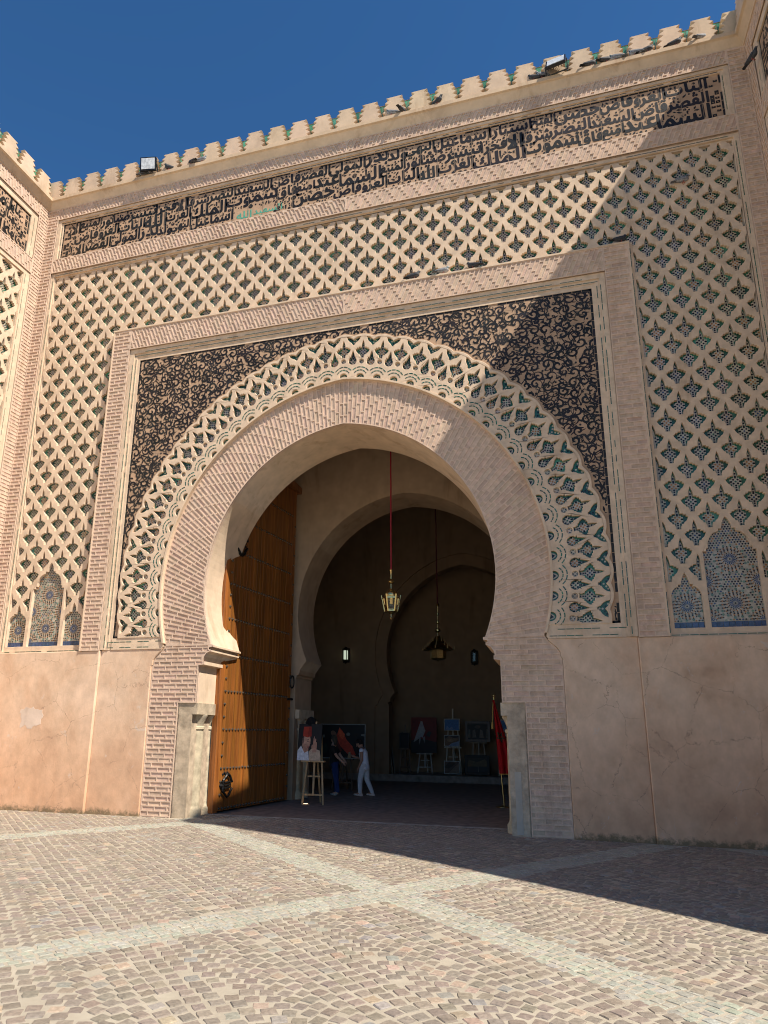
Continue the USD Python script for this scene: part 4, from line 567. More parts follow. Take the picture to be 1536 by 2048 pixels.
def arabesque(parent, region, fr, d, rng, step=0.31):
    """scrolling black glazed foliage on a terracotta tile ground"""
    m = MB(); ext(m, region, d, d + .03, fr, C_TERRA); par = m.build('spandrel_panel', parent, 'terracotta')
    m = MB(); edge = region.difference(region.buffer(-.05))
    x0, z0, x1, z1 = region.bounds
    for p in polys(region): 
        c = np.asarray(p.exterior.coords)
        for a, b in zip(c[:-1], c[1:]):
            l = math.hypot(*(b - a)); n = max(1, int(l / .2))
            if l < .04: continue
            u = (b - a) / l; k = np.array([-u[1], u[0]]) 
            for i in range(n):
                if rng.random() < .06: continue
                e = Polygon([a + u * l * i / n, a + u * l * (i + .94) / n, a + u * l * (i + .94) / n + k * .05, a + u * l * i / n + k * .05])
                if not region.buffer(.01).contains(e.centroid): e = Polygon([a + u * l * i / n, a + u * l * (i + .94) / n, a + u * l * (i + .94) / n - k * .05, a + u * l * i / n - k * .05])
                ext(m, e.intersection(region), d - .004, d, fr, jit(rng, C_INK, .4), side=False)
    m.build('border_tiles', par, 'inkglaze', kind='stuff')
    inn = region.buffer(-.055)
    jm = MB(); x = x0
    while x < x1:
        g = sbox(x - .004, z0, x + .004, z1).intersection(inn); ext(jm, g, d - .0012, d, fr, (.28, .20, .14), side=False); x += .36
    z = z0
    while z < z1:
        g = sbox(x0, z - .004, x1, z + .004).intersection(inn); ext(jm, g, d - .0012, d, fr, (.28, .20, .14), side=False); z += .36
    jm.build('tile_joints', par, 'terracotta', kind='stuff')
    row = 0; z = z0 + .1; singles = 0; rest = MB()
    while z < z1 + .2:
        x = x0 + (step / 2 if row % 2 else 0)
        while x < x1 + .2:
            px, pz = x + rng.uniform(-.05, .05), z + rng.uniform(-.05, .05)
            if inn.distance(Point(px, pz)) < .15:
                s = step * rng.uniform(.38, .5); fl = rng.choice((-1, 1)); a0 = rng.uniform(0, 6.28)
                g, pts = curl(rng, px, pz, s, .042, rng.uniform(1.15, 1.5), fl, a0)
                parts = [g]
                for t in (.3, .52, .74, .95):
                    q = pts[int(t * 25)]; a = math.atan2(q[1] - pz, q[0] - px) + fl * rng.uniform(.3, 1.1)
                    parts.append(leaf(q[0], q[1], a, rng.uniform(.08, .13), rng.uniform(.016, .026)))
                e = pts[-1]; a = a0 + rng.uniform(-.8, .8)
                # stem on to the neighbour scroll
                b = (px + step * math.cos(a) * .9, pz + step * math.sin(a) * .9)
                mid = ((e[0] + b[0]) / 2 + .06 * math.sin(a), (e[1] + b[1]) / 2 - .06 * math.cos(a))
                parts.append(LineString([e, mid, b]).buffer(.012, quad_segs=2))
                for _k in range(2):
                    th = rng.uniform(0, 6.28); parts.append(Point(px + s * 1.2 * math.cos(th), pz + s * 1.2 * math.sin(th)).buffer(.024, quad_segs=2))
                g = unary_union(parts).intersection(inn).simplify(.002)
                if g.area > .004:
                    if singles < 260 and g.area > .012:
                        mb = MB(); ext(mb, g, d - .004 - rng.random() * .002, d, fr, jit(rng, C_INK, .45)); mb.build('scroll_tile', par, 'inkglaze'); singles += 1
                    else: ext(rest, g, d - .004 - rng.random() * .002, d, fr, jit(rng, C_INK, .45))
            x += step * .80
        z += step * .72; row += 1
    if rest.v: rest.build('scroll_tiles', par, 'inkglaze', kind='stuff')
    return par

def merlon_poly(a, b, s=1.0):
    # stepped, each step undercut to a point; half width .30 at the foot, .15 at the top
    pts = [(a + .30, b)]
    z = b
    for k, (w0, w1) in enumerate([(.235, .29), (.205, .26), (.175, .225), (.14, .19)]):
        z += .118; pts += [(a + w0, z), (a + w1, z + .025)]
    pts = [(a + .325, b), (a + .225, b + .10), (a + .318, b + .165), (a + .195, b + .25), (a + .288, b + .312), (a + .165, b + .395), (a + .255, b + .455), (a + .135, b + .53), (a + .21, b + .60)]
    return Polygon(pts + [(2 * a - x, y) for x, y in pts[::-1]])

def parapet(parent, n, a_of, base, fr, rng, a0, a1, d0=-.185):
    """projecting ledge, stepped merlons on it, green glazed coping behind"""
    m = MB()
    prof = Polygon([(.20, base - .32), (-.02, base - .32), (-.035, base - .28), (-.135, base - .12), (d0, base - .10), (d0, base), (.20, base)])
    c = np.asarray(prof.exterior.coords)[:-1]
    for u, v in zip(c, np.roll(c, -1, 0)):
        q = np.vstack([fr(np.array([a0, a1]), np.array([u[1], u[1]]), u[0]), fr(np.array([a1, a0]), np.array([v[1], v[1]]), v[0])])
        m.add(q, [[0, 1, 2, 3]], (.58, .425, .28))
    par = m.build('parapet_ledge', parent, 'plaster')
    for i in range(n):
        b = MB(); g = affinity.scale(merlon_poly(a_of(i), base), rng.uniform(.97, 1.02), rng.uniform(.97, 1.03), origin=(a_of(i), base)); ext(b, g, d0 + .04, d0 + .18, fr, jit(rng, (.60, .445, .305), .06), back=True, bev=.01); b.build('merlon', par, 'plaster')
    m = MB(); k = int((a1 - a0) / .16)
    for i in range(k):
        x0, x1 = a0 + (a1 - a0) * i / k + .006, a0 + (a1 - a0) * (i + 1) / k - .006
        q = np.vstack([fr(np.array([x0, x1]), np.array([base, base]), d0 + .195), fr(np.array([x1, x0]), np.array([base + .60, base + .60]), d0 + .235)])
        m.add(q, [[0, 1, 2, 3]], jit(rng, (.085, .24, .145), .35))
    m.build('green_coping', par, 'glaze')
    m = MB(); q = np.vstack([fr(np.array([a0, a1]), np.array([base - .01, base - .01]), d0 + .201), fr(np.array([a1, a0]), np.array([base + .595, base + .595]), d0 + .241)]); m.add(q, [[0, 1, 2, 3]], C_CREAM)
    q = np.vstack([fr(np.array([a0, a1]), np.array([base + .605, base + .605]), d0 + .225), fr(np.array([a1, a0]), np.array([base + .545, base + .545]), d0 + .9)]); m.add(q, [[0, 1, 2, 3]], C_CREAM)
    m.build('coping_back', par, 'plaster')
    return par
# ------------------------------------------------------------------ the gate
EE, ZC, RI, RX, RO = 0.40, 5.13, 3.755, 4.85, 6.02
def arc_pt(r, psi, s=1): return (s * (-EE + r * math.sin(psi)), ZC + r * math.cos(psi))
def arc_side(r, zb, n=40, s=1):
    """from the crown down to height zb on the right (s=1) or left (s=-1)"""
    p0 = math.asin(EE / r); p1 = math.acos((zb - ZC) / r)
    return [arc_pt(r, p0 + (p1 - p0) * i / n, s) for i in range(n + 1)]
CORBEL = [(3.05, 3.745), (3.05, 3.705), (3.135, 3.69), (3.135, 3.65), (3.10, 3.645), (3.10, 3.60), (3.19, 3.56), (3.245, 3.485), (3.275, 3.385), (3.25, 3.38), (3.25, 3.305), (3.375, 3.285), (3.375, 2.45)]
def both(pts): return pts + [(-x, z) for x, z in pts[::-1]]
ri = arc_side(RI, 3.76); rx = arc_side(RX, 3.76)
right_open = [p for p in ri] + CORBEL
opening = Polygon(both(right_open + [(3.82, 2.45), (3.82, -.5)])[::-1]).buffer(0)
rng = random.Random(5)
near = lambda y=0.0: (lambda a, b: math.hypot(a - EYE[0], b - EYE[2]))
nkey = lambda c: math.hypot(c.x - EYE[0], c.y - EYE[2])
CORE = .19

gate = thing('gate', 'monumental carved and tiled gateway wall with a tall horseshoe arch', 'gate')
m = MB(); ext(m, sbox(-9.52, -.5, 9.52, 17.0).difference(opening), CORE, 1.58, FR, C_CREAM, back=True)
m.build('wall_core', gate, 'plaster')
# archway lining flush with the brick ring front
ringR = Polygon(rx + [(p[0], p[1]) for p in ri[::-1]]).buffer(0)
ring = unary_union([ringR, affinity.scale(ringR, -1, 1, origin=(0, 0))]).buffer(.0015)
D_RING = .075
C34 = 3.4
def ring_quads(s):
    out = []; r = (RI + RX) / 2; p0 = math.asin(EE / r); p1 = math.acos((3.76 - ZC) / r); n = int((p1 - p0) * r / .107)
    for k in range(-2, n + 3):
        px, pz = arc_pt(r, p0 + (p1 - p0) * (k + .5) / n, 1)
        u = np.array([px, pz - C34]); R = np.linalg.norm(u); u /= R; w = np.array([u[1], -u[0]])
        rad = np.array([math.sin(p0 + (p1 - p0) * (k + .5) / n), math.cos(p0 + (p1 - p0) * (k + .5) / n)])
        hw = .0400 * max(.8, abs(rad @ u))
        t = -.95 - .31 * ((k * 2) % 3) / 3
        while t < .95:
            t0, t1 = t, t + .31 - .027; c = np.array([px, pz])
            f0, f1 = (R + t0) / R, (R + t1) / R
            out.append([tuple(c + u * t0 - w * hw * f0), tuple(c + u * t1 - w * hw * f1), tuple(c + u * t1 + w * hw * f1), tuple(c + u * t0 + w * hw * f0)]); t += .31
    if s < 0: out = [[(-x, z) for x, z in q] for q in out]
    return out
def clipq(qs, reg):
    o = []
    for q in qs:
        for p in polys(Polygon(q).buffer(0).intersection(reg)):
            if p.area > .0022: o.append(np.asarray(p.exterior.coords)[:-1])
    return o
qr = clipq(ring_quads(1), sbox(.014, 0, 9, 20)) + clipq(ring_quads(-1), sbox(-9, 0, -.014, 20))
def brickwork_deep(parent, name, region, quads, d, limit, deep=CORE, fr=FR, key=nkey):
    par = brickwork(parent, name, region, quads, fr, d, rng, limit, key=key)
    m = MB()
    for p in polys(region):                                          # edge returns of the band
        for r in [p.exterior] + list(p.interiors):
            c = np.asarray(r.coords); 
            for u, v in zip(c[:-1], c[1:]):
                m.add(np.vstack([fr(np.array([u[0], v[0]]), np.array([u[1], v[1]]), d + .02), fr(np.array([v[0], u[0]]), np.array([v[1], u[1]]), deep)]), [[0, 1, 2, 3]], C_MORT)
    m.build('band_return', par, 'plaster')
    return par
brickwork_deep(gate, 'brick_arch', ring, qr, D_RING, 300)
for s in (1, -1):
    prof = CORBEL + [(3.82, 2.45), (3.82, -.35), (4.57, -.35), (4.57, 3.28), (4.545, 3.31), (4.53, 3.42), (4.48, 3.50), (4.33, 3.64), rx[-1], (3.055, 3.757)]
    reg = Polygon([(s * x, z) for x, z in prof]).buffer(0)
    q = rows_h(3.0, 4.6, -.3, 3.74)
    q = [[(s * x, z) for x, z in k] for k in q]
    brickwork_deep(gate, 'brick_pillar', reg, q, D_RING, 130)
# plaster corbel fillets inside the arch and bead along the ring
m = MB()
bead_o = Polygon(both(arc_side(RX + .045, 3.8))).buffer(0); bead_i = Polygon(both(arc_side(RX, 3.8))).buffer(0)
# carved band of the arch
STEP = math.radians(4.86)
def polar(k, r0, tx=0.0):
    """maps local (x tangential, y radial about r0) at step k from the crown"""
    s = 1 if k >= 0 else -1
    def f(pts):
        out = []
        for x, y in pts:
            r = r0 + y; psi = math.asin(EE / r) + abs(k) * STEP + s * x / r
            if abs(k) < .01: psi = math.asin(EE / r) + abs(x) / r; out.append((math.copysign(-EE + r * math.sin(psi), x if x else 1), ZC + r * math.cos(psi)))
            elif psi < math.asin(EE / r):
                d = 2 * math.asin(EE / r) - psi; out.append((-s * (-EE + r * math.sin(d)), ZC + r * math.cos(d)))
            else: out.append((s * (-EE + r * math.sin(psi)), ZC + r * math.cos(psi)))
        return out
    return f
def outer_side(n=400):
    pts = []
    p1 = math.acos((3.97 - ZC) / RO)
    for i in range(n + 1):
        a = (p1 - math.asin(EE / RO)) * i / n
        r = RO - .035 + .06 * abs(math.cos(math.pi * (a / STEP)))
        pts.append((-EE + r * math.sin(math.asin(EE / r) + a), ZC + r * math.cos(math.asin(EE / r) + a)))
    pts[-1] = (pts[-1][0], 3.95)
    return pts
outer = outer_side()
band_out = Polygon(both(outer)).buffer(0)
in_path = arc_side(RX, 3.76, 60)
archband = band_out.difference(Polygon(both(in_path + [(4.26, 3.0)])).buffer(0)).intersection(sbox(-6, 3.95, 6, 12))
archband = unary_union(polys(archband))
TEAR = [(0, .30), (.03, .22), (.055, .14), (.065, .09), (.115, .10), (.085, .055), (.12, .02), (.125, -.05), (.085, -.12), (0, -.155)]; TEAR = TEAR + [(-x, y) for x, y in TEAR[::-1] if x > 0]
FLY = [(0, .03), (.06, .08), (.13, .115), (.215, .12), (.19, .04), (.14, -.02), (.085, -.06), (.06, -.075), (.06, -.10), (.035, -.105), (.035, -.14)]; FLY = FLY + [(-x, y) for x, y in FLY[::-1] if x > 0]
CIRC = [(.062 * math.cos(t), .062 * math.sin(t)) for t in np.arange(14) / 14 * 2 * math.pi]
HALF = [(.095 * math.cos(t), .095 * math.sin(t)) for t in np.linspace(0, math.pi, 12)] + [(-.095, -.045), (.095, -.045)]
BIG = [(x * .95, y * .90) for x, y in STAR]
TEAR = [(x * .82, y * .86) for x, y in TEAR]; FLY = [(x * .80, y * .85) for x, y in FLY]
holes, items, lines = [], [], MB()
N = 20
for k2 in range(-2 * N - 1, 2 * N + 2):
    k = k2 / 2
    jobs = [(CIRC, RX + .47, 'c'), (BIG, RX + .775, 'b'), (HALF, RX + .065, 'h')] if k2 % 2 == 0 else [(TEAR, RX + .505, 't'), (FLY, RX + 1.02, 'f')]
    for shp, r0, kind in jobs:
        f = polar(k, r0); g = Polygon(f(shp)).buffer(0)
        g = g.intersection(archband.buffer(-.03))
        for p in polys(g):
            if p.area > .004: holes.append(p); items.append((k, r0, kind, p, f))
    if k2 % 2 == 0:
        for rr, span in ((.185, 58), (.265, 50)):
            f = polar(k, RX + .065)
            for a0 in np.arange(-span, span, 26):
                arc = [(rr * math.sin(math.radians(a)), rr * math.cos(math.radians(a))) for a in np.linspace(a0 + 2, min(a0 + 23, span), 5)]
                o = f(arc) + f([(x * (1 - .022 / rr), y * (1 - .022 / rr)) for x, y in arc])[::-1]
                o = Polygon(o).buffer(0).intersection(archband)
                ext(lines, o, -.004, .0, FR, jit(rng, C_GREEN, .5))
m = MB(); ext(m, archband.difference(unary_union(holes)), 0.0, CORE, FR, C_CARVE, bev=.008)
ab = m.build('arch_band', gate, 'carved')
lines.build('green_line', ab, 'glaze', kind='stuff')
for k, r0, kind, p, f in items:
    b = MB(); inn = archband.buffer(-.01)
    if kind in 'bt': mosaic(b, 0, 0, FR, .076, rng, turn=f, clip=inn, shape=BIG if kind == 'b' else TEAR, cross=[(x * .9, y * .92) for x, y in CROSS] if kind == 'b' else [(x * .82, y * .56) for x, y in CROSS], grow=.015)
    else:
        ext(b, p.buffer(.015), .07 if kind != 'c' else .045, .085, FR, jit(rng, C_GREEN, .4) if kind in 'fh' else jit(rng, C_WHITE, .2), side=False)
        if kind == 'c':
            for t in range(4):
                a = t * math.pi / 2; v = np.asarray(f([(.02 * math.cos(a), .02 * math.sin(a)), (.05 * math.cos(a - .5), .05 * math.sin(a - .5)), (.05 * math.cos(a + .5), .05 * math.sin(a + .5))])); b.add(FR(v[:, 0], v[:, 1], .042), [[0, 1, 2]], C_BLACK if rng.random() < .7 else C_ORANGE)
        if kind == 'h':
            v = np.asarray(f([(-.07, -.02), (.07, -.02), (.035, .05), (0, .075), (-.035, .05)])); b.add(FR(v[:, 0], v[:, 1], .066), [[0, 1, 2], [0, 2, 3], [0, 3, 4]], C_WHITE)
            v = np.asarray(f([(-.045, -.015), (.045, -.015), (0, .05)])); b.add(FR(v[:, 0], v[:, 1], .063), [[0, 1, 2]], C_BLACK)
        if kind == 'f':
            for (x, y) in [(0, -.02), (0, -.08), (.05, .03), (-.05, .03), (.1, .07), (-.1, .07)]:
                v = np.asarray(f([(x + .022 * math.cos(t), y + .022 * math.sin(t)) for t in np.arange(6) / 6 * 2 * math.pi])); b.add(FR(v[:, 0], v[:, 1], .066), [[0, i, i + 1] for i in range(1, 5)], jit(rng, C_WHITE if rng.random() < .6 else C_BLACK, .2))
    b.build({'b': 'star_inlay', 't': 'drop_inlay', 'f': 'winged_inlay', 'c': 'round_inlay', 'h': 'foot_inlay'}[kind], ab, 'glaze')
m = MB(); ext(m, bead_o.difference(bead_i).intersection(sbox(-6, 3.8, 6, 12)), -.018, D_RING + .03, FR, C_CREAM); m.build('arch_bead', gate, 'plaster')
# spandrels
spandrel = sbox(-5.69, 3.95, 5.69, 11.37).difference(band_out).difference(sbox(-4, 0, 4, 8))
spandrel = unary_union([p for p in polys(spandrel) if p.area > .05])
arabesque(gate, spandrel, FR, .05, random.Random(11))
# mouldings round the spandrel
m = MB(); A_ = lambda x, z0, z1: sbox(-x, z0, x, z1)
frame_ring(m, A_(5.98, 3.68, 11.69), A_(5.85, 3.68, 11.56), -.012, CORE, FR, C_CREAM)
frame_ring(m, A_(5.85, 3.68, 11.56), A_(5.77, 3.68, 11.47), .018, CORE, FR, C_CREAM)
frame_ring(m, A_(5.77, 3.68, 11.47), A_(5.69, 3.68, 11.37), .034, CORE, FR, C_CREAM)
base = Polygon([(4.27, 3.76), (4.33, 3.68), (5.69, 3.68), (5.69, 3.95), (4.0, 3.95)]).difference(Polygon(both(in_path)).buffer(.045))
for s in (1, -1): ext(m, affinity.scale(base, s, 1, origin=(0, 0)), .018, CORE, FR, C_CREAM)
mo = m.build('moulding', gate, 'carved')
m = MB()
for s in (1, -1):
    for x, d in ((5.875, -.015), (5.80, .015)): dashes(m, s * x, 3.72, s * x, 11.6 - (5.98 - x) * .6, .026, FR, d, rng)
    for z in (3.73, 3.86): dashes(m, s * 4.35, z, s * 5.80, z, .026, FR, .015, rng, wear=.3)
for z, d in ((11.585, -.015), (11.50, .015)): dashes(m, -5.85, z, 5.85, z, .026, FR, d, rng)
m.build('green_line', mo, 'glaze', kind='stuff')
# inner brick band
brickwork_deep(gate, 'brick_band', sbox(-6.5, 3.66, -5.985, 12.29), rows_h(-6.5, -5.985, 3.66, 12.29), -.06, 110)
brickwork_deep(gate, 'brick_band', sbox(5.985, 3.66, 6.5, 12.29), rows_h(5.985, 6.5, 3.66, 12.29), -.06, 180)
def level_band(x0, x1, z0, z1, d, limit):
    ql = clipq(rows_v(x0, 0, z0, z1, -1), sbox(x0, z0, -.014, z1)); q2 = clipq(rows_v(0, x1, z0, z1, 1), sbox(.014, z0, x1, z1))
    return brickwork_deep(gate, 'brick_band', sbox(x0, z0, x1, z1), ql + q2, d, limit)
level_band(-5.982, 5.982, 11.695, 12.29, -.06, 240)
m = MB(); m.box((-6.53, -.075, 12.29), (6.53, .06, 12.33), C_CREAM)
for s in (1, -1): m.box((s * 6.50, -.07, 3.66), (s * 6.525, .1, 12.29), C_CREAM)
m.build('band_cap', gate, 'plaster')
# lattice
reg = sbox(-8.83, 3.80, 8.83, 14.50).difference(sbox(-6.61, 0, 6.61, 12.37))
solid = sbox(-8.86, 3.70, 8.86, 14.55).difference(sbox(-6.56, 0, 6.56, 12.33))
nich = []
def niche_big(cx): 
    h = [(.46, 3.82), (.46, 5.28), (.40, 5.28), (.40, 5.34), (.365, 5.34), (.36, 5.44), (.31, 5.56), (.24, 5.635), (.15, 5.665), (.15, 5.715), (.095, 5.715), (.075, 5.82), (.04, 5.90), (0, 5.95)]
    return Polygon([(cx + x, z) for x, z in h] + [(cx - x, z) for x, z in h[::-1]][1:])
def niche_small(cx):
    h = [(.265, 3.82), (.265, 4.46), (.235, 4.54), (.18, 4.60), (.13, 4.615), (.13, 4.655), (.08, 4.655), (.06, 4.74), (.035, 4.82), (0, 4.88)]
    return Polygon([(cx + x, z) for x, z in h] + [(cx - x, z) for x, z in h[::-1]][1:])
for s in (1, -1): nich += [niche_big(s * 14 * PX), niche_small(s * 12.5 * PX), niche_small(s * 15.5 * PX)]
def rows_list(top, n): return [(k, top - PZ * k) for k in range(-1, n)]
def cols_main(k):
    off = 0.5 if k % 2 == 0 else 0.0
    return [s * PX * (i + off) for i in range(0, 18) for s in (1, -1) if not (i + off == 0 and s < 0)]
lattice(gate, reg, FR, .05, random.Random(3), 300, near(), cols_main, rows_list(14.25, 32), nich, solid)
m = MB()
frame_ring(m, sbox(-8.96, 3.66, 8.96, 14.64).difference(sbox(-6.525, 0, 6.525, 12.33)), solid, .012, CORE, FR, C_CREAM); fb = m.build('lattice_frame', gate, 'carved')
m = MB()
for s in (1, -1):
    dashes(m, s * 8.89, 3.72, s * 8.89, 14.58, .024, FR, .008, rng); dashes(m, s * 6.545, 3.72, s * 6.545, 12.34, .02, FR, .008, rng); dashes(m, s * 6.55, 3.685, s * 8.85, 3.685, .024, FR, .008, rng, wear=.15)
dashes(m, -8.85, 14.585, 8.85, 14.585, .026, FR, .008, rng, wear=.35, c=(.06, .09, .06)); dashes(m, -6.5, 12.345, 6.5, 12.345, .02, FR, .008, rng)
m.build('green_line', fb, 'glaze', kind='stuff')
# upper bands, inscription, corner pilasters
level_band(-8.96, 8.96, 14.66, 15.12, -.035, 160)
level_band(-8.96, 8.96, 16.50, 16.88, -.035, 100)
m = MB(); frame_ring(m, sbox(-8.96, 15.12, 8.96, 16.50), sbox(-8.86, 15.135, 8.86, 16.42), .0, CORE, FR, C_CREAM); frame_ring(m, sbox(-8.86, 15.135, 8.86, 16.42), sbox(-8.79, 15.145, 8.79, 16.36), .03, CORE, FR, C_CREAM); ff = m.build('inscription_frame', gate, 'carved')
m = MB(); dashes(m, -8.85, 16.39, 8.85, 16.39, .03, FR, .026, rng, c=(.04, .05, .045))
for s in (1, -1): dashes(m, s * 8.825, 15.15, s * 8.825, 16.38, .02, FR, .026, rng)
m.build('green_line', ff, 'glaze', kind='stuff')
patch = sbox(-3.15, 15.20, -2.05, 15.50)
ip = inscription(gate, -8.79, 8.79, 15.14, 16.36, FR, .06, random.Random(21), skip=[patch])
m = MB()
for i, (w, x, z, h) in enumerate(((9, -2.62, 15.21, .26), (1, -3.12, 15.22, .24))):
    g = WP[w]; x0, y0, x1, y1 = g.bounds; s_ = h / (y1 - y0); g = affinity.translate(affinity.scale(g, s_, s_, origin=(x0, y0)), x - x0, z - y0); ext(m, g, .056, .06, FR, (.11, .36, .25))
m.build('green_script', ip, 'glaze', label='short line of script in green glaze')
for s in (1, -1):
    a, b = (8.96, 9.33) if s > 0 else (-9.33, -8.96)
    brickwork_deep(gate, 'brick_pilaster', sbox(a, 3.66, b, 16.88), rows_h(a, b, 3.66, 16.88), -.04, 170 if s > 0 else 120)
# limewashed lower wall
m = MB(); pill = Polygon(CORBEL + [(3.82, 2.45), (3.82, -.35), (4.575, -.35), (4.575, 3.28), (4.55, 3.31), (4.535, 3.42), (4.485, 3.50), (4.335, 3.64), rx[-1], (3.055, 3.757)]).buffer(.002)
inner = sbox(4.2, -.35, 5.965, 3.68).difference(pill).difference(Polygon(both(in_path + [(4.26, 3.0)])).buffer(0))
inner = max(polys(inner), key=lambda p: p.area)
for s in (1, -1):
    m = MB(); ext(m, affinity.scale(inner, s, 1, origin=(0, 0)), .035, CORE, FR, C_LIME, bev=.01); m.build('plaster_panel', gate, 'limewash')
    m = MB(); ext(m, sbox(min(s * 5.965, s * 9.36), -.35, max(s * 5.965, s * 9.36), 3.66), -.035, CORE, FR, C_LIME, bev=.012); m.build('lower_wall', gate, 'limewash')
rp = random.Random(4); pts = [(-7.72 + .33 * math.cos(t) * (1 + .18 * math.sin(3 * t + 1)) + rp.uniform(-.03, .03), 2.13 + .24 * math.sin(t) * (1 + .15 * math.cos(2 * t)) + rp.uniform(-.03, .03) - (.1 * rp.random() if math.sin(t) < -.3 else 0)) for t in np.arange(34) / 34 * 2 * math.pi]
m = MB(); ext(m, Polygon(pts).buffer(0), -.0385, -.034, FR, (.64, .52, .42)); m.build('whitewash_patch', gate, 'plaster')
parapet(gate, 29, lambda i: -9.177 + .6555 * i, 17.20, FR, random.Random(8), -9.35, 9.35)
m = MB(); m.box((-9.4, .6, 16.5), (9.4, 1.6, 17.7), C_CREAM); m.build('wall_top', gate, 'plaster')

# ------------------------------------------------------------------ stone piers carrying the arch
def pier(s, y0, y1, x_in, x_out, label, grp=None, face=True, xc=0.0):
    t = thing('stone_pier', label, 'pier', (xc + s * x_out, y0, 0), 0)
    def X(x): return s * (x - x_out)
    D = y1 - y0
    m = MB(); m.box((X(x_in + .12), 0.0, -.1), (X(x_out), D, 2.2), C_STONE)
    if face: m.box((X(x_in + .10), -.012, -.1), (X(x_out - .02), .0, 2.42), jit(rng, C_STONE, .05))
    m.build('shaft_block', t, 'stone')
    for k in range(2):
        m = MB(); cy = D * (.30 + .42 * k)
        m.lathe([(.0, -.05), (.235, -.05), (.235, .14), (.20, .19), (.185, .24), (.18, 1.0), (.175, 1.86), (.205, 1.88), (.205, 1.93), (.18, 1.95)], jit(rng, (.47, .395, .27), .06), n=20, at=(X(x_in + .22), cy, 0))
        m.build('half_column', t, 'stone', smooth=40)
    for k in range(2):
        m = MB(); cy = D * (.30 + .42 * k)
        m.lathe([(.18, 1.93), (.19, 2.0), (.24, 2.12), (.27, 2.17), (.27, 2.2), (.0, 2.2)], jit(rng, (.44, .37, .265), .06), n=16, at=(X(x_in + .24), cy, 0)); m.build('capital', t, 'stone', smooth=40)
    m = MB(); m.box((X(x_in - .02), -.01, 2.2), (X(x_out), D + .01, 2.45), jit(rng, C_STONE, .05)); m.build('abacus', t, 'stone')
    return t
pier(-1, .115, 1.50, 3.36, 3.815, 'sunlit worn stone pier of two half columns under the left springing of the entrance arch')
pr_ = pier(1, .115, 1.50, 3.36, 3.815, 'shaded pitted stone pier under the right springing of the entrance arch')
m = MB(); m.box((-.26, -.018, .02), (-.14, -.0125, 1.15), (.44, .39, .32)); m.build('cement_patch', pr_, 'plaster')

# ------------------------------------------------------------------ flanking bastions
def bastion(side, fr, label, seed, flim):
    r = random.Random(seed); t = thing('bastion', label, 'tower')
    s = side; X = lambda d: s * (9.33 + d)
    m = MB()
    prof = Polygon([(-1.58, -.5), (6.4, -.5), (6.4, 4.62), (7.18, 4.66), (6.83, 6.4), (6.38, 9.2), (6.02, 11.9), (5.95, 17.0), (-1.58, 17.0)])      # unseen free end, battered and undercut to shape its ground shadow
    ext(m, prof, CORE, 5.2, fr, C_CREAM, back=True)
    m.box((X(.75), 1.58, 16.9), (X(5.0), -5.9, 19.15 if s > 0 else 17.9), C_CREAM)  # unseen roof block added; raised at right to cast a straight shadow edge
    m.build('tower_core', t, 'plaster')
    key = lambda c: c.x * 3 - c.y
    def bw(reg, q, d, n, nm='brick_band'):
        par = brickwork(t, nm, reg, q, fr, d, r, n, key=key); mm_ = MB()
        for p in polys(reg):
            c = np.asarray(p.exterior.coords)
            for u, v in zip(c[:-1], c[1:]): mm_.add(np.vstack([fr(np.array([u[0], v[0]]), np.array([u[1], v[1]]), d + .02), fr(np.array([v[0], u[0]]), np.array([v[1], u[1]]), CORE)]), [[0, 1, 2, 3]], C_MORT)
        mm_.build('band_return', par, 'plaster')
    bw(sbox(.0, 3.66, .38, 16.88), rows_h(0, .38, 3.66, 16.88), -.0, 120, 'brick_pilaster')
    bw(sbox(2.95, 3.66, 3.33, 16.88), rows_h(2.95, 3.33, 3.66, 16.88), -.0, 20, 'brick_pilaster')
    for z0, z1 in ((14.5, 14.98), (16.46, 16.88)):
        reg = sbox(.38, z0, 2.95, z1); q = []
        for k in rows_v(.38, 2.95, z0, z1, 1 if s < 0 else 1, tilt=12): 
            for p in polys(Polygon(k).intersection(reg)):
                if p.area > .0022: q.append(np.asarray(p.exterior.coords)[:-1])
        bw(reg, q, -.0, 40)
    m = MB(); frame_ring(m, sbox(.38, 14.98, 2.95, 16.46), sbox(.62, 15.0, 2.76, 16.27), .04, CORE, fr, C_CREAM)
    frame_ring(m, sbox(.38, 3.66, 2.95, 14.5), sbox(.60, 3.74, 2.83, 14.36), .03, CORE, fr, C_CREAM); fp = m.build('panel_frame', t, 'carved')
    m = MB()
    for a in (.54, 2.88): dashes(m, a, 3.8, a, 14.4, .022, fr, .026, r)
    dashes(m, .50, 15.02, .50, 16.3, .022, fr, .036, r); m.build('green_line', fp, 'glaze', kind='stuff')
    inscription(t, .62, 2.76, 15.0, 16.27, fr, .08, r)
    cols = lambda k: [1.715 + PX * (i + (.5 if k % 2 else 0.0)) for i in range(-3, 3)]
    lattice(t, sbox(.62, 3.80, 2.81, 14.33), fr, .06, r, 40, lambda a, b: a * 3 - b, cols, [(k, 14.25 - PZ * k) for k in range(-1, 31)], [], sbox(.60, 3.74, 2.83, 14.36))
    m = MB(); ext(m, sbox(-.02, -.35, 6.39, 3.66), -.035, CORE, fr, C_LIME); m.build('lower_wall', t, 'limewash')
    m = MB(); ext(m, sbox(3.33, 3.66, 5.95, 16.88), .02, CORE, fr, C_CREAM)
    m.build('plain_wall', t, 'plaster')
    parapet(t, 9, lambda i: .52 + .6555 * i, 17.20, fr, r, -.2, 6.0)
    return t
bastion(-1, FL, 'sunlit bastion wall projecting forward at the left of the gate', 31, 0)
bastion(1, FRW, 'shaded bastion wall rising beside the right end of the gate', 32, 0)
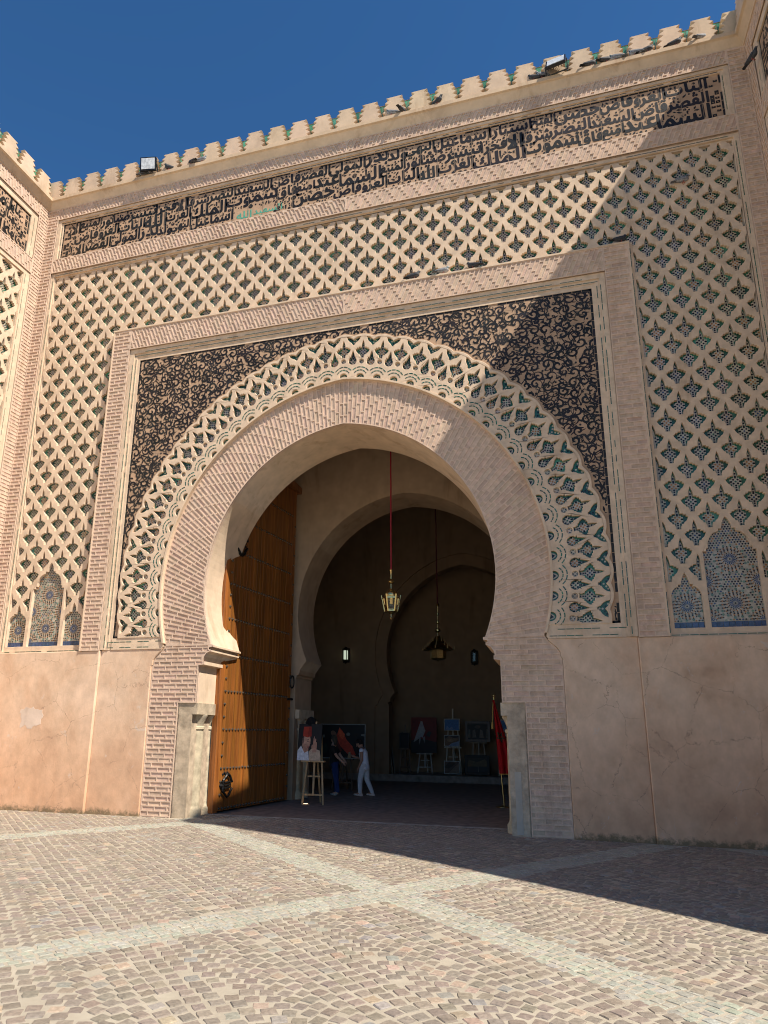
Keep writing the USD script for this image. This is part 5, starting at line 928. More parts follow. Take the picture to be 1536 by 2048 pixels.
# ------------------------------------------------------------------ ground
C_SAND = (.45, .39, .30)
g = thing('plaza', kind='structure')
m = MB(); q = []
NX = 40
m.add([[-120, -160, -.0045], [120, -160, -.0045], [120, 60, -.0045], [-120, 60, -.0045]], [[0, 1, 2, 3]], C_SAND); m.build('sand_bed', g, 'sand')
rs = random.Random(77)
O = np.array([2.33, -5.20]); uA = np.array([2.52, 3.45]); uA /= np.linalg.norm(uA); uB = np.array([8.36, -7.74]); uB /= np.linalg.norm(uB)
vA = np.array([-uA[1], uA[0]]); vB = np.array([-uB[1], uB[0]])          # normals of the two band directions
CELL = 7.1; BW = .27
setts = []
def in_view(p): return -11.2 < p[0] < 8.2 and -11.2 < p[1] < .95 and p[1] > -9.9 + (p[0] - .8) * .33 - 1.2 and (p[1] < -.02 or abs(p[0]) < 3.5)
def band_dist(p):
    a = (p - O) @ vA; b = (p - O) @ vB
    return a - CELL * round(a / CELL), b - CELL * round(b / CELL)
def sett(c, ang, l, w, grey):
    h = rs.uniform(-.003, .001) if grey else rs.uniform(-.002, .004); co, si = math.cos(ang), math.sin(ang)
    P = []
    for sx, sy in ((-1, -1), (0, -1.04), (1, -1), (1.04, 0), (1, 1), (0, 1.04), (-1, 1), (-1.04, 0)):
        x = sx * l / 2 * rs.uniform(.84, 1.03); y = sy * w / 2 * rs.uniform(.84, 1.03); P.append((x, y))
    P = np.array(P); ins = P * .90
    top = [(c[0] + co * x - si * y, c[1] + si * x + co * y, h + rs.uniform(-.003, .003)) for x, y in ins]
    low = [(c[0] + co * x - si * y, c[1] + si * x + co * y, -.03) for x, y in P * 1.03]
    mid = [(c[0] + co * x - si * y, c[1] + si * x + co * y, h - .006) for x, y in P]
    v = np.array(top + mid + low + [(c[0], c[1], h + .0015)])
    f = [[24, i, (i + 1) % 8] for i in range(8)] + [[8 + i, 8 + (i + 1) % 8, (i + 1) % 8] for i in range(8)] + [[8 + i, (i + 1) % 8, i] for i in range(8)] + [[16 + i, 16 + (i + 1) % 8, 8 + (i + 1) % 8] for i in range(8)] + [[16 + i, 8 + (i + 1) % 8, 8 + i] for i in range(8)]
    t = rs.random()
    if grey: col = jit(rs, (.32, .31, .25), .14)
    elif t < .90: col = jit(rs, (.235, .192, .150), .13)
    elif t < .95: col = jit(rs, (.34, .26, .19), .15)
    else: col = jit(rs, (.27, .25, .21), .15)
    setts.append((np.hypot(*(np.asarray(c) - EYE[:2])), v, np.array(f), col))
# bands of small grey setts
for base_v, along, nrm, other in ((vA, uA, vA, vB), (vB, uB, vB, vA)):
    for kk in (-2, -1, 0, 1, 2):
        for j in range(6):
            off = CELL * kk + (j - 2.5) * .098
            t = -16.0
            while t < 16:
                l = rs.uniform(.085, .15); p = O + nrm * off + along * (t + l / 2)
                # solve exact distance since the directions are not square
                if in_view(p) and not (nrm is vB and abs(band_dist(p)[0]) < BW): sett(p, math.atan2(along[1], along[0]) + rs.uniform(-.12, .12), l - .02, .088, True)
                t += l
# segmental arcs of brown porphyry setts
WS, R_ARC, PIT_ = 1.26, 1.22, .138
for ks in range(-14, 15):
    for kp in range(-120, 121):
        al = -math.asin(WS / 2 / R_ARC)
        n = int(round(2 * abs(al) * R_ARC / .138))
        for i in range(n):
            a = al + 2 * abs(al) * (i + .5) / n
            qx = ks * WS + R_ARC * math.sin(a); pv = kp * PIT_ + R_ARC * math.cos(a) + (ks % 2) * .5 * PIT_
            p = O + uB * pv + vB * (qx + WS * .5)
            if not in_view(p): continue
            da, db = band_dist(p)
            if abs(da) < BW + .015 or abs(db) < BW + .015: continue
            if rs.random() < .012: continue
            wid = PIT_ * (.40 + .60 * math.cos(a)) * .82
            base = math.atan2(vB[1], vB[0])
            sett(p + np.array([rs.uniform(-.01, .01), rs.uniform(-.01, .01)]), base + (-a) + rs.uniform(-.1, .1), .138 * .84 * rs.uniform(.88, 1.06), wid * rs.uniform(.92, 1.05), False)
setts.sort(key=lambda s: s[0])
rest = MB(); n_single = 0
def seen(v):
    d = v.mean(0) - EYE; z = d @ _fw
    x = CX + FPX * (d @ _rr) / z; y = CY + FPX * (d @ _dd) / z
    return 0 < x < W_ and 0 < y < H_ - 12
for dist, v, f, c in setts:
    if n_single < 300 and seen(v):
        b = MB(); b.add(v, f, c); b.build('sett', g, 'sett'); n_single += 1
    else: rest.add(v, f, c)
rest.build('setts', g, 'sett', kind='stuff')
fl = thing('hall_floor', kind='structure')
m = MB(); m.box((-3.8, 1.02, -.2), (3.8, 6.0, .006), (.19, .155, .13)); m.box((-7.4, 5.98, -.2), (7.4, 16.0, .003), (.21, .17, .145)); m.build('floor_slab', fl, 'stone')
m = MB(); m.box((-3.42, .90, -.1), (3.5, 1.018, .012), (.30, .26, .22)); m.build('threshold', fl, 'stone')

# ------------------------------------------------------------------ entrance hall behind the gate
hall = thing('entrance_hall', 'dim plastered hall behind the gate with two inner horseshoe arches', 'hall')
C_IN = (.40, .285, .19); C_DEEP = (.28, .19, .12)  # deep hall plaster is darkened further, its dimness put into the colour
def shoe(x0, e, r, zc, zb, jamb, zi, n=30, corbel=True):
    p0 = math.asin(e / r); p1 = math.acos((zb - zc) / r)
    a = [(-e + r * math.sin(p0 + (p1 - p0) * i / n), zc + r * math.cos(p0 + (p1 - p0) * i / n)) for i in range(n + 1)]
    xt = a[-1][0]
    k = [(xt - .01, zb - .05), (xt + .05, zb - .12), (xt + .18, zb - .30), (xt + .20, zb - .42), (xt + .27, zb - .44), (xt + .27, zb - .50), (jamb, zb - .51), (jamb, -.4)]
    pts = a + k
    return Polygon([(x0 + x, z) for x, z in pts] + [(x0 - x, z) for x, z in pts[::-1]][:-1]).buffer(0)
op2 = shoe(.45, .24, 3.45, 5.25, 3.86, 3.22, 0)
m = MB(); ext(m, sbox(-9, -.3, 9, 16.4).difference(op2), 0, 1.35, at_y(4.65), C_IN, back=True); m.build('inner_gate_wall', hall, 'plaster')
m = MB()
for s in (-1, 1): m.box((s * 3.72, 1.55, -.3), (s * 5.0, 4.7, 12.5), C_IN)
m.build('passage_wall', hall, 'plaster')
m = MB(); m.box((-5, 1.5, 11.4), (5, 4.7, 12.4), C_IN); m.build('passage_ceiling', hall, 'plaster')
m = MB()
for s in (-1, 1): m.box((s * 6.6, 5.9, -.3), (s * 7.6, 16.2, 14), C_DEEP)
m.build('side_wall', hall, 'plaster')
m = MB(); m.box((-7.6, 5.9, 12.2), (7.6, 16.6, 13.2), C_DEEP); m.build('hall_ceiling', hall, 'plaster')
op3 = shoe(.95, .5, 3.65, 4.95, 3.45, 3.05, 0)
mould = shoe(.95, .5, 4.12, 4.95, 3.35, 3.62, 0)
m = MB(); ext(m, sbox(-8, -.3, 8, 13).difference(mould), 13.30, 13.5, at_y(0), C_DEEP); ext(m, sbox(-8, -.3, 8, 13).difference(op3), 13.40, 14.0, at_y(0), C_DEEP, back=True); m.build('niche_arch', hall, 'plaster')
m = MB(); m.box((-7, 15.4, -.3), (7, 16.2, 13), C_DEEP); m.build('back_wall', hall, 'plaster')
m = MB(); m.box((-6.6, 13.2, -.2), (6.6, 15.45, .25), (.27, .23, .20)); m.build('step', hall, 'stone')
m = MB(); m.box((-3.73, 1.57, 8.93), (-2.75, 4.66, 9.12), (.24, .09, .025)); m.build('lintel_beam', hall, 'wood')
# stone piers of the inner arch
rng = random.Random(15)
pier(-1, 4.72, 5.95, 3.12, 3.27, 'dim grey stone pier at the foot of the inner arch beside the portrait easel', face=False, xc=.45)
pier(1, 4.72, 5.95, 3.12, 3.27, 'dark stone pier of the inner arch behind the red flag', face=False, xc=.45)

# ------------------------------------------------------------------ great door leaf
P0, P1 = np.array([-3.27, .98]), np.array([-2.80, 4.36])
du = (P1 - P0) / np.linalg.norm(P1 - P0); dn = np.array([du[1], -du[0]]); LEN = np.linalg.norm(P1 - P0)
door = thing('wooden_door', 'huge open door leaf of varnished planks studded with iron nails', 'door')
def FD(a, b, d): return np.stack([P0[0] + du[0] * a - dn[0] * d, P0[1] + du[1] * a - dn[1] * d, b], 1)
nP = 21; C_WOOD = (.225, .080, .015)
for i in range(nP):
    a0, a1 = .16 + (LEN - .16) * i / nP, .16 + (LEN - .16) * (i + 1) / nP
    b = MB(); ext(b, sbox(a0 + .001, .05, a1 - .001, 8.9), 0 + rng.uniform(0, .003), .1, FD, jit(rng, C_WOOD, .16), bev=.0025); b.build('plank', door, 'wood')
b = MB(); ext(b, sbox(-.02, .02, .155, 8.95), -.012, .14, FD, jit(rng, (.27, .095, .022), .1), bev=.008); b.build('stile', door, 'wood')
def dome(mb, fr, a, z, r, c):
    t = []
    for k in range(8):
        th = k / 8 * 2 * math.pi; t.append((a + r * math.cos(th), z + r * math.sin(th)))
    for k in range(8):
        th = k / 8 * 2 * math.pi; t.append((a + r * .6 * math.cos(th), z + r * .6 * math.sin(th)))
    t = np.array(t + [(a, z)]); dep = np.array([.002] * 8 + [-r * .75] * 8 + [-r * 1.05])
    v = np.vstack([fr(t[i:i + 1, 0], t[i:i + 1, 1], dep[i]) for i in range(17)])
    f = [[i, (i + 1) % 8, 8 + (i + 1) % 8] for i in range(8)] + [[i, 8 + (i + 1) % 8, 8 + i] for i in range(8)] + [[16, 8 + i, 8 + (i + 1) % 8] for i in range(8)]
    mb.add(v, f, c)
nn = 0; nrest = MB()
zr = [.10, .985, 1.875, 2.77, 3.64, 4.54, 5.42, 6.30, 7.19, 8.08]
spots = [(.24 + .128 * i, z) for z in zr for i in range(24)] + [(x, z0 + k * .295) for z0 in zr[:-1] for k in (1, 2) for x in (.24, LEN - .06)]
for x, z in spots:
    b = MB() if nn < 290 else nrest; dome(b, FD, x, z + rng.uniform(-.006, .006), .037, (.10, .075, .05))
    if nn < 290: b.build('nail', door, 'metal'); nn += 1
if nrest.v: nrest.build('nails', door, 'metal', kind='stuff')
def ring_knocker(a, z, s, name):
    b = MB()
    pts = [(a + s * .17 * math.cos(t) * (1 + .12 * math.cos(5 * t)), z + s * .20 * math.sin(t) * (1 + .1 * math.cos(4 * t))) for t in np.linspace(0.3, 2 * math.pi - .3, 26)]
    for p, q in zip(pts[:-1], pts[1:]): b.bar(FD(np.array([p[0]]), np.array([p[1]]), -.05)[0], FD(np.array([q[0]]), np.array([q[1]]), -.05)[0], .026 * s, (.02, .018, .016), n=6)
    for k in range(5):
        q = (a - .12 * s + k * .05 * s, z + (.22 + .03 * (k % 2)) * s); dome(b, FD, q[0], q[1], .03 * s, (.02, .018, .016))
    for k in (-1, 0, 1): b.bar(FD(np.array([a - .1 * s]), np.array([z + k * .06 * s]), -.04)[0], FD(np.array([a + .12 * s]), np.array([z + k * .05 * s + .02]), -.04)[0], .02 * s, (.02, .018, .016), n=6)
    dome(b, FD, a - .17 * s, z, .06 * s, (.02, .018, .016)); b.build(name, door, 'metal')
ring_knocker(.47, .60, 1.15, 'knocker'); ring_knocker(.55, 6.55, 1.5, 'knocker')
b = MB()
cz = 3.2
pts = [(LEN - .08 + .11 * math.cos(t), cz + .17 * math.sin(t)) for t in np.linspace(0, 2 * math.pi, 17)]
for p, q in zip(pts[:-1], pts[1:]): b.bar(FD(np.array([p[0]]), np.array([p[1]]), -.09)[0], FD(np.array([q[0]]), np.array([q[1]]), -.09)[0], .022, (.03, .026, .022), n=6)
b.bar(FD(np.array([LEN - .22]), np.array([2.72]), -.05)[0], FD(np.array([LEN + .02]), np.array([2.72]), -.05)[0], .035, (.03, .026, .022)); b.build('latch', door, 'metal')

# ------------------------------------------------------------------ lamps in the archway
def cord(x, y, z0, z1, label, c):
    t = MB(); k = 14; rr_ = random.Random(int(abs(x * 100)))
    p = [np.array([x + rr_.uniform(-.006, .006), y, z0 + (z1 - z0) * i / k]) for i in range(k + 1)]
    for a, b in zip(p[:-1], p[1:]): t.bar(a, b, .022, c, n=6)
    return t
C_BR = (.62, .46, .20)
ln = thing('hanging_lantern', 'faceted brass lantern hanging on a long red cord under the arch', 'lantern', (.45, 3.0, 4.80))
m = cord(0, 0, 1.17, 6.7, '', (.26, .02, .03)); m.build('cord', ln, 'cloth')
m = MB(); m.lathe([(0, 1.18), (.05, 1.17), (.028, 1.12), (.018, 1.05), (.02, .93), (.075, .89), (.085, .86), (.07, .83), (.02, .80), (.018, .68), (.03, .655), (.10, .62), (.155, .56), (.17, .50), (.16, .46)], C_BR, n=18); m.build('dome', ln, 'brass', smooth=40)
for k in range(6):
    a, b_ = k * math.pi / 3 + .25, (k + 1) * math.pi / 3 + .25
    def P(t, r, z): return np.array([r * math.cos(t), r * math.sin(t), z])
    m = MB()
    for t in (a + .03, b_ - .03): m.beam(P(t, .25, .50), P(t, .165, .07), .022, .022, C_BR)
    m.beam(P(a, .235, .42), P(b_, .235, .42), .05, .016, C_BR); m.beam(P(a, .168, .09), P(b_, .168, .09), .055, .016, C_BR)
    m.beam(P((a + b_) / 2, .226 * .87, .40), P((a + b_) / 2, .18 * .87, .24), .07, .008, C_BR)
    m.build('frame', ln, 'brass')
    m = MB(); m.add([P(a + .04, .245, .46), P(b_ - .04, .245, .46), P(b_ - .04, .165, .09), P(a + .04, .165, .09)], [[0, 1, 2, 3]], (1, 1, 1)); m.build('pane', ln, 'pane')
m = MB(); m.lathe([(.165, .10), (.13, .05), (.05, .02), (.02, 0), (.022, -.06), (.034, -.09), (.012, -.13), (0, -.16)], C_BR, n=14); m.build('finial', ln, 'brass', smooth=40)
ch = thing('chandelier', 'tiered brass chandelier hanging on a dark cord deep in the hall', 'chandelier', (.80, 8.2, 4.45))
m = cord(0, 0, 1.55, 7.8, '', (.06, .008, .012)); m.build('cord', ch, 'cloth')
m = MB(); m.lathe([(0, 1.56), (.05, 1.54), (.06, 1.50), (.02, 1.46), (.016, 1.25), (.045, 1.22), (.045, 1.18), (.016, 1.15), (.016, .98), (.055, .95), (.055, .90), (.016, .87), (.016, .72), (.085, .68), (.085, .63), (.02, .58), (.03, .48), (.09, .44)], C_BR, n=14); m.build('stem', ch, 'brass', smooth=40)
for z0, r0, r1, z1 in ((.46, .10, .20, .30), (.30, .22, .36, .14), (.14, .38, .52, .02), (.0, .26, .26, -.26)):
    m = MB()
    for k in range(8):
        a, b_ = k / 8 * 2 * math.pi, (k + 1) / 8 * 2 * math.pi
        m.add([(r0 * math.cos(a), r0 * math.sin(a), z0), (r0 * math.cos(b_), r0 * math.sin(b_), z0), (r1 * math.cos(b_), r1 * math.sin(b_), z1), (r1 * math.cos(a), r1 * math.sin(a), z1)], [[0, 1, 2, 3]], C_BR)
        if z0 > .1: m.bar((r1 * math.cos(a), r1 * math.sin(a), z1), (r1 * math.cos(a), r1 * math.sin(a), z1 + .14), .014, C_BR, n=5, r2=.004)
    m.build('tier', ch, 'brass')
m = MB(); m.lathe([(.26, -.26), (.2, -.30), (.05, -.33), (0, -.36)], C_BR, n=8); m.build('bottom_dish', ch, 'brass')
for (x, y, z, lit, lab) in ((-3.88, 13.24, 4.92, True, 'small glowing wall lantern left of the inner niche arch'), (1.17, 15.34, 4.95, False, 'unlit dark wall lantern inside the back niche')):
    t = thing('wall_lantern', lab, 'lamp', (x, y, z))
    m = MB()
    m.box((-.14, .0, -.30), (.14, .05, .30), (.03, .026, .02)); m.lathe([(0, .36), (.03, .34), (.13, .26), (.14, .24)], (.03, .026, .02), n=6, at=(0, -.08, 0)); m.lathe([(.14, -.22), (.12, -.25), (.03, -.33), (0, -.35)], (.03, .026, .02), n=6, at=(0, -.08, 0))
    for k in range(6): a = k / 6 * 2 * math.pi; m.bar((.14 * math.cos(a), -.08 + .14 * math.sin(a), -.23), (.14 * math.cos(a), -.08 + .14 * math.sin(a), .25), .016, (.03, .026, .02), n=5)
    m.build('body', t, 'metal')
    m = MB(); m.box((-.07, -.17, -.17), (.07, -.02, .19), (.3, .26, .2)); m.build('glass', t, 'lamp_glow' if lit else 'pane')
fl_ = thing('floor_light', 'small glowing uplight set in the floor by the inner pier', 'lamp', (-2.02, 3.72, .012))
m = MB(); m.lathe([(.085, .0), (.085, .012), (.07, .016)], (.2, .19, .18), n=16); m.build('rim', fl_, 'metal')
m = MB(); m.lathe([(.07, .014), (.0, .015)], (1, 1, 1), n=16); m.build('lens', fl_, 'floor_glow')

# ------------------------------------------------------------------ pictures and easels
C_EAS = (.42, .27, .13)
def easel(x, y, z, h, label, w=.56, shelf=1.1, c=C_EAS, rz=0.0, name='easel'):
    t = thing(name, label, 'easel', (x, y, z), rz)
    for s in (-1, 1):
        m = MB(); m.beam((s * w / 2, -.02, 0), (s * w * .26, .12, h * .84), .045, .03, c); m.build('leg', t, 'wood')
    m = MB(); m.beam((0, .62, 0), (0, .14, h * .80), .045, .03, c); m.build('leg', t, 'wood')
    m = MB(); m.beam((0, -.0, .25), (0, .135, h), .05, .03, c); m.build('mast', t, 'wood')
    m = MB(); m.box((-w * .55, -.10, shelf - .035), (w * .55, .06, shelf), c); m.build('shelf', t, 'wood')
    m = MB(); m.box((-w * .48, -.01, .22), (w * .48, .015, .265), c); m.box((-w * .30, .03, shelf * .62), (w * .30, .055, shelf * .62 + .035), c); m.build('crossbar', t, 'wood')
    return t
def picture(name, label, x, y, z, w, h, frame_c, fw, art, rz=0.0, lean=.10, canvas=(.02, .02, .02), group=None):
    """framed canvas standing upright, its lower middle at (x, y, z), leaning back"""
    t = thing(name, label, 'picture', (x, y, z), rz, group=group)
    def F(a, b, d): return np.stack([a, b * math.sin(lean) + d, b * math.cos(lean)], 1)
    m = MB(); ext(m, sbox(-w / 2, 0, w / 2, h), .0, .022, F, canvas, back=True)
    for k, (shape, c) in enumerate(art):
        g = Polygon(shape) if not hasattr(shape, 'geom_type') else shape
        g = affinity.translate(affinity.scale(g.buffer(0), w, h, origin=(0, 0)), -w / 2, 0).intersection(sbox(-w / 2 + fw, fw, w / 2 - fw, h - fw) if fw else sbox(-w / 2, 0, w / 2, h))
        ext(m, g, -.0012 * (k + 1), 0, F, c, side=False)
    m.build('canvas', t, 'paint')
    if fw:
        m = MB(); ext(m, sbox(-w / 2, 0, w / 2, h).difference(sbox(-w / 2 + fw, fw, w / 2 - fw, h - fw)), -.03, .03, F, frame_c, back=True, bev=.006); m.build('frame', t, 'wood' if frame_c[0] > frame_c[2] * 1.5 else 'paint')
    return t
def ell(x, y, a, b, n=20, r=0): return affinity.rotate(Polygon([(x + a * math.cos(t), y + b * math.sin(t)) for t in np.arange(n) / n * 2 * math.pi]), r, origin=(x, y))
SK, SK2 = (.52, .29, .20), (.38, .19, .13)
portrait = [([(.0, 0), (.0, .26), (.14, .40), (.30, .20), (.45, .30), (.52, .0)], (.62, .62, .66)), ([(.52, 0), (.5, .25), (.62, .34), (.95, .27), (1, .08), (1, 0)], (.50, .36, .25)),
    (ell(.36, .50, .17, .23, r=-12), SK), ([(.22, .30), (.30, .20), (.46, .26), (.46, .42), (.24, .46)], SK2), (ell(.22, .52, .045, .075), SK2), ([(.18, .60), (.2, .46), (.24, .50), (.26, .64)], (.10, .07, .06)),
    ([(.20, .66), (.22, .92), (.55, .93), (.57, .66), (.40, .63)], (.33, .028, .012)), ([(.41, .66), (.44, .92), (.55, .93), (.57, .66)], (.22, .016, .008)),
    ([(.38, .545), (.47, .56), (.47, .575), (.38, .565)], (.05, .03, .03)), ([(.40, .50), (.46, .51), (.46, .525), (.40, .52)], (.06, .04, .04)), ([(.50, .52), (.545, .45), (.50, .44)], SK2), ([(.40, .36), (.50, .39), (.47, .33)], (.30, .08, .07)),
    ([(.64, .22), (.66, .40), (.665, .58), (.69, .66), (.71, .65), (.72, .56), (.75, .60), (.775, .59), (.775, .50), (.81, .50), (.82, .47), (.82, .36), (.80, .22)], (.44, .23, .16)), ([(.585, .36), (.62, .44), (.67, .40), (.66, .30)], (.40, .20, .14)), ([(.712, .58), (.71, .38), (.718, .38), (.724, .56)], (.25, .12, .08)), ([(.77, .52), (.765, .36), (.772, .36), (.782, .50)], (.25, .12, .08))]
easel(-1.85, 3.80, .006, 2.10, 'pale wooden tripod easel standing before the inner pier', w=.58, shelf=1.10)
picture('portrait_painting', 'painted portrait of a man in a red fez on the front easel', -1.97, 3.72, 1.11, .66, .94, (0, 0, 0), 0, portrait, lean=.12, canvas=(.006, .006, .007))
t = thing('cloth_bundle', 'black rounded cloth bundle on top of the portrait easel', 'cloth', (-2.0, 3.93, 2.02))
s_ = trimesh.creation.icosphere(3, 1.0); v = s_.vertices * [.14, .11, .17]; v *= (.85 + .35 * meshkit.fbm(v * 9 + 5, 3))[:, None]; v[:, 2] += .04
m = MB(); m.add(v, s_.faces, (.006, .006, .007)); m.build('cloth', t, 'cloth', smooth=True)
fig = [(ell(.30, .70, .06, .11, r=20), (.16, .08, .05)), ([(.36, .62), (.42, .90), (.50, .78), (.58, .55), (.72, .35), (.80, .10), (.66, .08), (.55, .22), (.42, .40), (.33, .52)], (.42, .045, .02)), ([(.42, .90), (.46, .80), (.55, .70), (.50, .55), (.40, .68)], (.55, .09, .03)), ([(.30, .50), (.38, .55), (.50, .22), (.44, .18)], (.10, .02, .015)), (ell(.62, .70, .045, .05), (.13, .13, .11)), ([(.9, .70), (.99, .72), (.99, .64), (.9, .66)], (.15, .15, .13)), (ell(.08, .64, .02, .05), (.12, .12, .10)), ([(.62, .02), (.70, .02), (.68, .20), (.64, .18)], (.30, .22, .12)), (ell(.12, .28, .05, .16), (.01, .025, .018))]
picture('large_painting', 'wide dark painting of a rider in red standing behind the two visitors', -2.45, 8.25, 1.00, 1.56, 1.10, (.30, .30, .28), .022, fig, lean=.06, canvas=(.007, .007, .007))
easel(-2.45, 8.30, .004, 2.0, 'dark easel carrying the wide painting of a rider in red', w=.7, shelf=.98, c=(.10, .06, .035))
ST = .25
horse = [([(0, 0), (0, 1), (1, 1), (1, 0)], (.14, .010, .008)), ([(0, 0), (0, .34), (.3, .40), (.65, .36), (1, .3), (1, 0)], (.01, .009, .009)), ([(.10, .30), (.32, .78), (.38, .90), (.45, .88), (.47, .80), (.56, .62), (.50, .52), (.44, .42), (.40, .45), (.34, .42), (.24, .36)], (.34, .34, .36)), ([(.38, .90), (.42, .97), (.46, .90)], (.25, .02, .02)), ([(.58, .50), (.70, .62), (.80, .58), (.72, .44)], (.03, .03, .03)), ([(.30, .42), (.34, .22), (.38, .42)], (.25, .25, .26)), ([(.46, .42), (.54, .26), (.54, .46)], (.25, .25, .26))]
picture('horse_painting', 'deep red painting of a white horse on a white easel', -.86, 14.25, ST + .80, 1.05, 1.40, (0, 0, 0), 0, horse, lean=.08)
easel(-.84, 14.36, ST, 1.55, 'slim white easel under the red horse painting', w=.60, shelf=.78, c=(.42, .40, .36))
sea = [([(0, 0), (0, 1), (1, 1), (1, 0)], (.05, .16, .38)), ([(.1, .12), (.2, .4), (.35, .2), (.5, .35), (.6, .15), (.45, .1)], (.16, .26, .44)), ([(0, 0), (.5, .1), (1, .02), (1, 0)], (.10, .20, .38))]
town = [([(0, 0), (0, 1), (1, 1), (1, 0)], (.16, .10, .06)), ([(.2, 0), (.5, .3), (1, .5), (1, .0)], (.22, .28, .42)), ([(0, .6), (.3, .95), (.7, .7), (1, .9), (1, 1), (0, 1)], (.03, .025, .03)), (ell(.4, .55, .22, .15), (.26, .17, .10)), (ell(.7, .62, .15, .12), (.22, .14, .08))]
stair = [([(0, 0), (0, 1), (1, 1), (1, 0)], (.09, .06, .045)), ([(.2, 0), (.9, .8), (1, .8), (1, 0)], (.17, .12, .09)), ([(.0, .5), (.35, .95), (.75, .8), (.3, .4)], (.035, .025, .02))]
dusk = [([(0, 0), (0, 1), (1, 1), (1, 0)], (.035, .025, .015)), ([(0, .5), (.2, .75), (.5, .65), (.8, .8), (1, .6), (1, .45), (0, .4)], (.10, .07, .03)), ([(0, 0), (0, .42), (1, .42), (1, 0)], (.012, .014, .02)), ([(.52, .1), (.55, .1), (.55, .42), (.53, .42)], (.15, .13, .11))]
court = [([(0, 0), (0, 1), (1, 1), (1, 0)], (.012, .012, .012)), ([(.1, .2), (.14, .6), (.2, .6), (.2, .2)], (.12, .11, .09)), ([(.28, .2), (.30, .55), (.40, .6), (.44, .2)], (.14, .12, .10)), ([(.56, .2), (.60, .6), (.70, .55), (.74, .2)], (.14, .12, .10)), ([(.84, .2), (.86, .62), (.92, .6), (.92, .2)], (.12, .11, .09)), (ell(.5, .72, .12, .08), (.06, .05, .04))]
WHT = (.46, .47, .45)
easel(.31, 14.32, ST, 2.55, 'white easel with tall mast holding two small paintings one above the other', w=.62, shelf=1.04, c=(.50, .46, .38))
picture('small_painting', 'small bright blue sky painting at the top of the tall white easel', .30, 14.22, ST + 1.68, .63, .47, WHT, .03, sea, lean=.06)
picture('small_painting', 'small brown village painting just under the blue sky painting', .29, 14.20, ST + 1.06, .62, .45, WHT, .03, town, lean=.06)
picture('small_painting', 'small stepped lane painting standing on the platform below the tall white easel', .28, 14.10, ST + .02, .62, .50, WHT, .03, stair, lean=.06)
picture('framed_painting', 'dark brown framed painting of pale figures beside the flag, upper of two', 1.32, 14.22, ST + 1.26, .98, .80, (.055, .028, .015), .10, court, lean=.06)
easel(1.32, 14.34, ST, 2.1, 'easel behind the upper brown framed painting beside the flag', w=.6, shelf=1.24, c=(.20, .14, .09))
picture('framed_painting', 'dark framed landscape standing on the platform below the framed figures', 1.28, 14.05, ST + .02, .96, .74, (.012, .011, .011), .10, dusk, lean=.06)
easel(2.40, 14.32, ST, 2.55, 'white easel half hidden by the right jamb behind the flag', w=.62, shelf=1.04, c=(.50, .46, .38))
picture('small_painting', 'small blue sky painting half hidden behind the flag', 2.40, 14.22, ST + 1.66, .66, .47, WHT, .03, sea, lean=.06)
picture('small_painting', 'small dark painting half hidden below the blue one behind the flag', 2.40, 14.20, ST + 1.06, .62, .46, WHT, .03, court, lean=.06)
picture('white_framed_panel', 'tilted white framed dark panel leaning by the right jamb', 2.86, 13.6, ST + .35, .62, .82, (.55, .55, .53), .05, [([(0, 0), (0, 1), (1, 1), (1, 0)], (.01, .01, .012))], lean=.2, rz=-8)
easel(-1.60, 14.05, ST, 1.9, 'dark easel in the shadow at the left end of the platform', w=.46, shelf=.95, c=(.13, .08, .05))
picture('dark_painting', 'narrow dark painting on the shadowed easel at the left of the platform', -1.60, 13.96, ST + .96, .40, .62, (.03, .02, .015), .03, [([(0, 0), (0, 1), (1, 1), (1, 0)], (.008, .008, .01))], lean=.1)
picture('leaning_board', 'thin board leaning on the niche side wall at the left', -2.0, 13.75, ST, .16, 1.12, (.18, .16, .13), .02, [([(0, 0), (0, 1), (1, 1), (1, 0)], (.05, .04, .035))], lean=.15, rz=62)

# ------------------------------------------------------------------ flag
fg = thing('flag_on_pole', 'drooping red flag with a green star on a brass pole stand', 'flag', (2.93, 5.06, .006))
m = MB(); m.lathe([(0, .05), (.05, .05), (.09, .035), (.19, .02), (.20, .0)], (.30, .22, .10), n=24); m.build('base', fg, 'brass', smooth=35)
top = np.array([-.14, .03, 2.80]); bot = np.array([.02, 0, .04])
m = MB(); m.bar(bot, top, .016, (.55, .42, .18), n=8); m.build('pole', fg, 'brass')
m = MB(); s_ = trimesh.creation.icosphere(2, .04); m.add(s_.vertices + top + [0, 0, .03], s_.faces, (.6, .48, .22)); m.build('finial', fg, 'brass', smooth=True)
def cloth_pt(u, v):
    """u across the gathered cloth, v down"""
    p = top + (bot - top) * (.03 + .70 * v * (.93 + .07 * u)); wdt = .05 + .33 * min(1, v * 1.25) ** 1.1 - .10 * max(0, v - .78) / .22 * (u > .4)
    x = -.04 + u * wdt; y = -.06 + .055 * math.sin(u * 13 + 1.5 * v) * min(1, v * 2 + .2)
    return p + np.array([x, y, -.10 * (1 - u) * v + .16 * u * max(0, v - .75)])
gr = [[cloth_pt(i / 28, j / 40) for i in range(29)] for j in range(41)]
V = np.array(gr).reshape(-1, 3); Fq = [[j * 29 + i, j * 29 + i + 1, (j + 1) * 29 + i + 1, (j + 1) * 29 + i] for j in range(40) for i in range(28)]
m = MB(); m.add(V, Fq, (.36, .006, .008)); m.build('cloth', fg, 'cloth', smooth=True)
m = MB(); sp = [(.5 + .42 * math.sin(k * 4 * math.pi / 5), .50 + .075 * math.cos(k * 4 * math.pi / 5)) for k in range(6)]
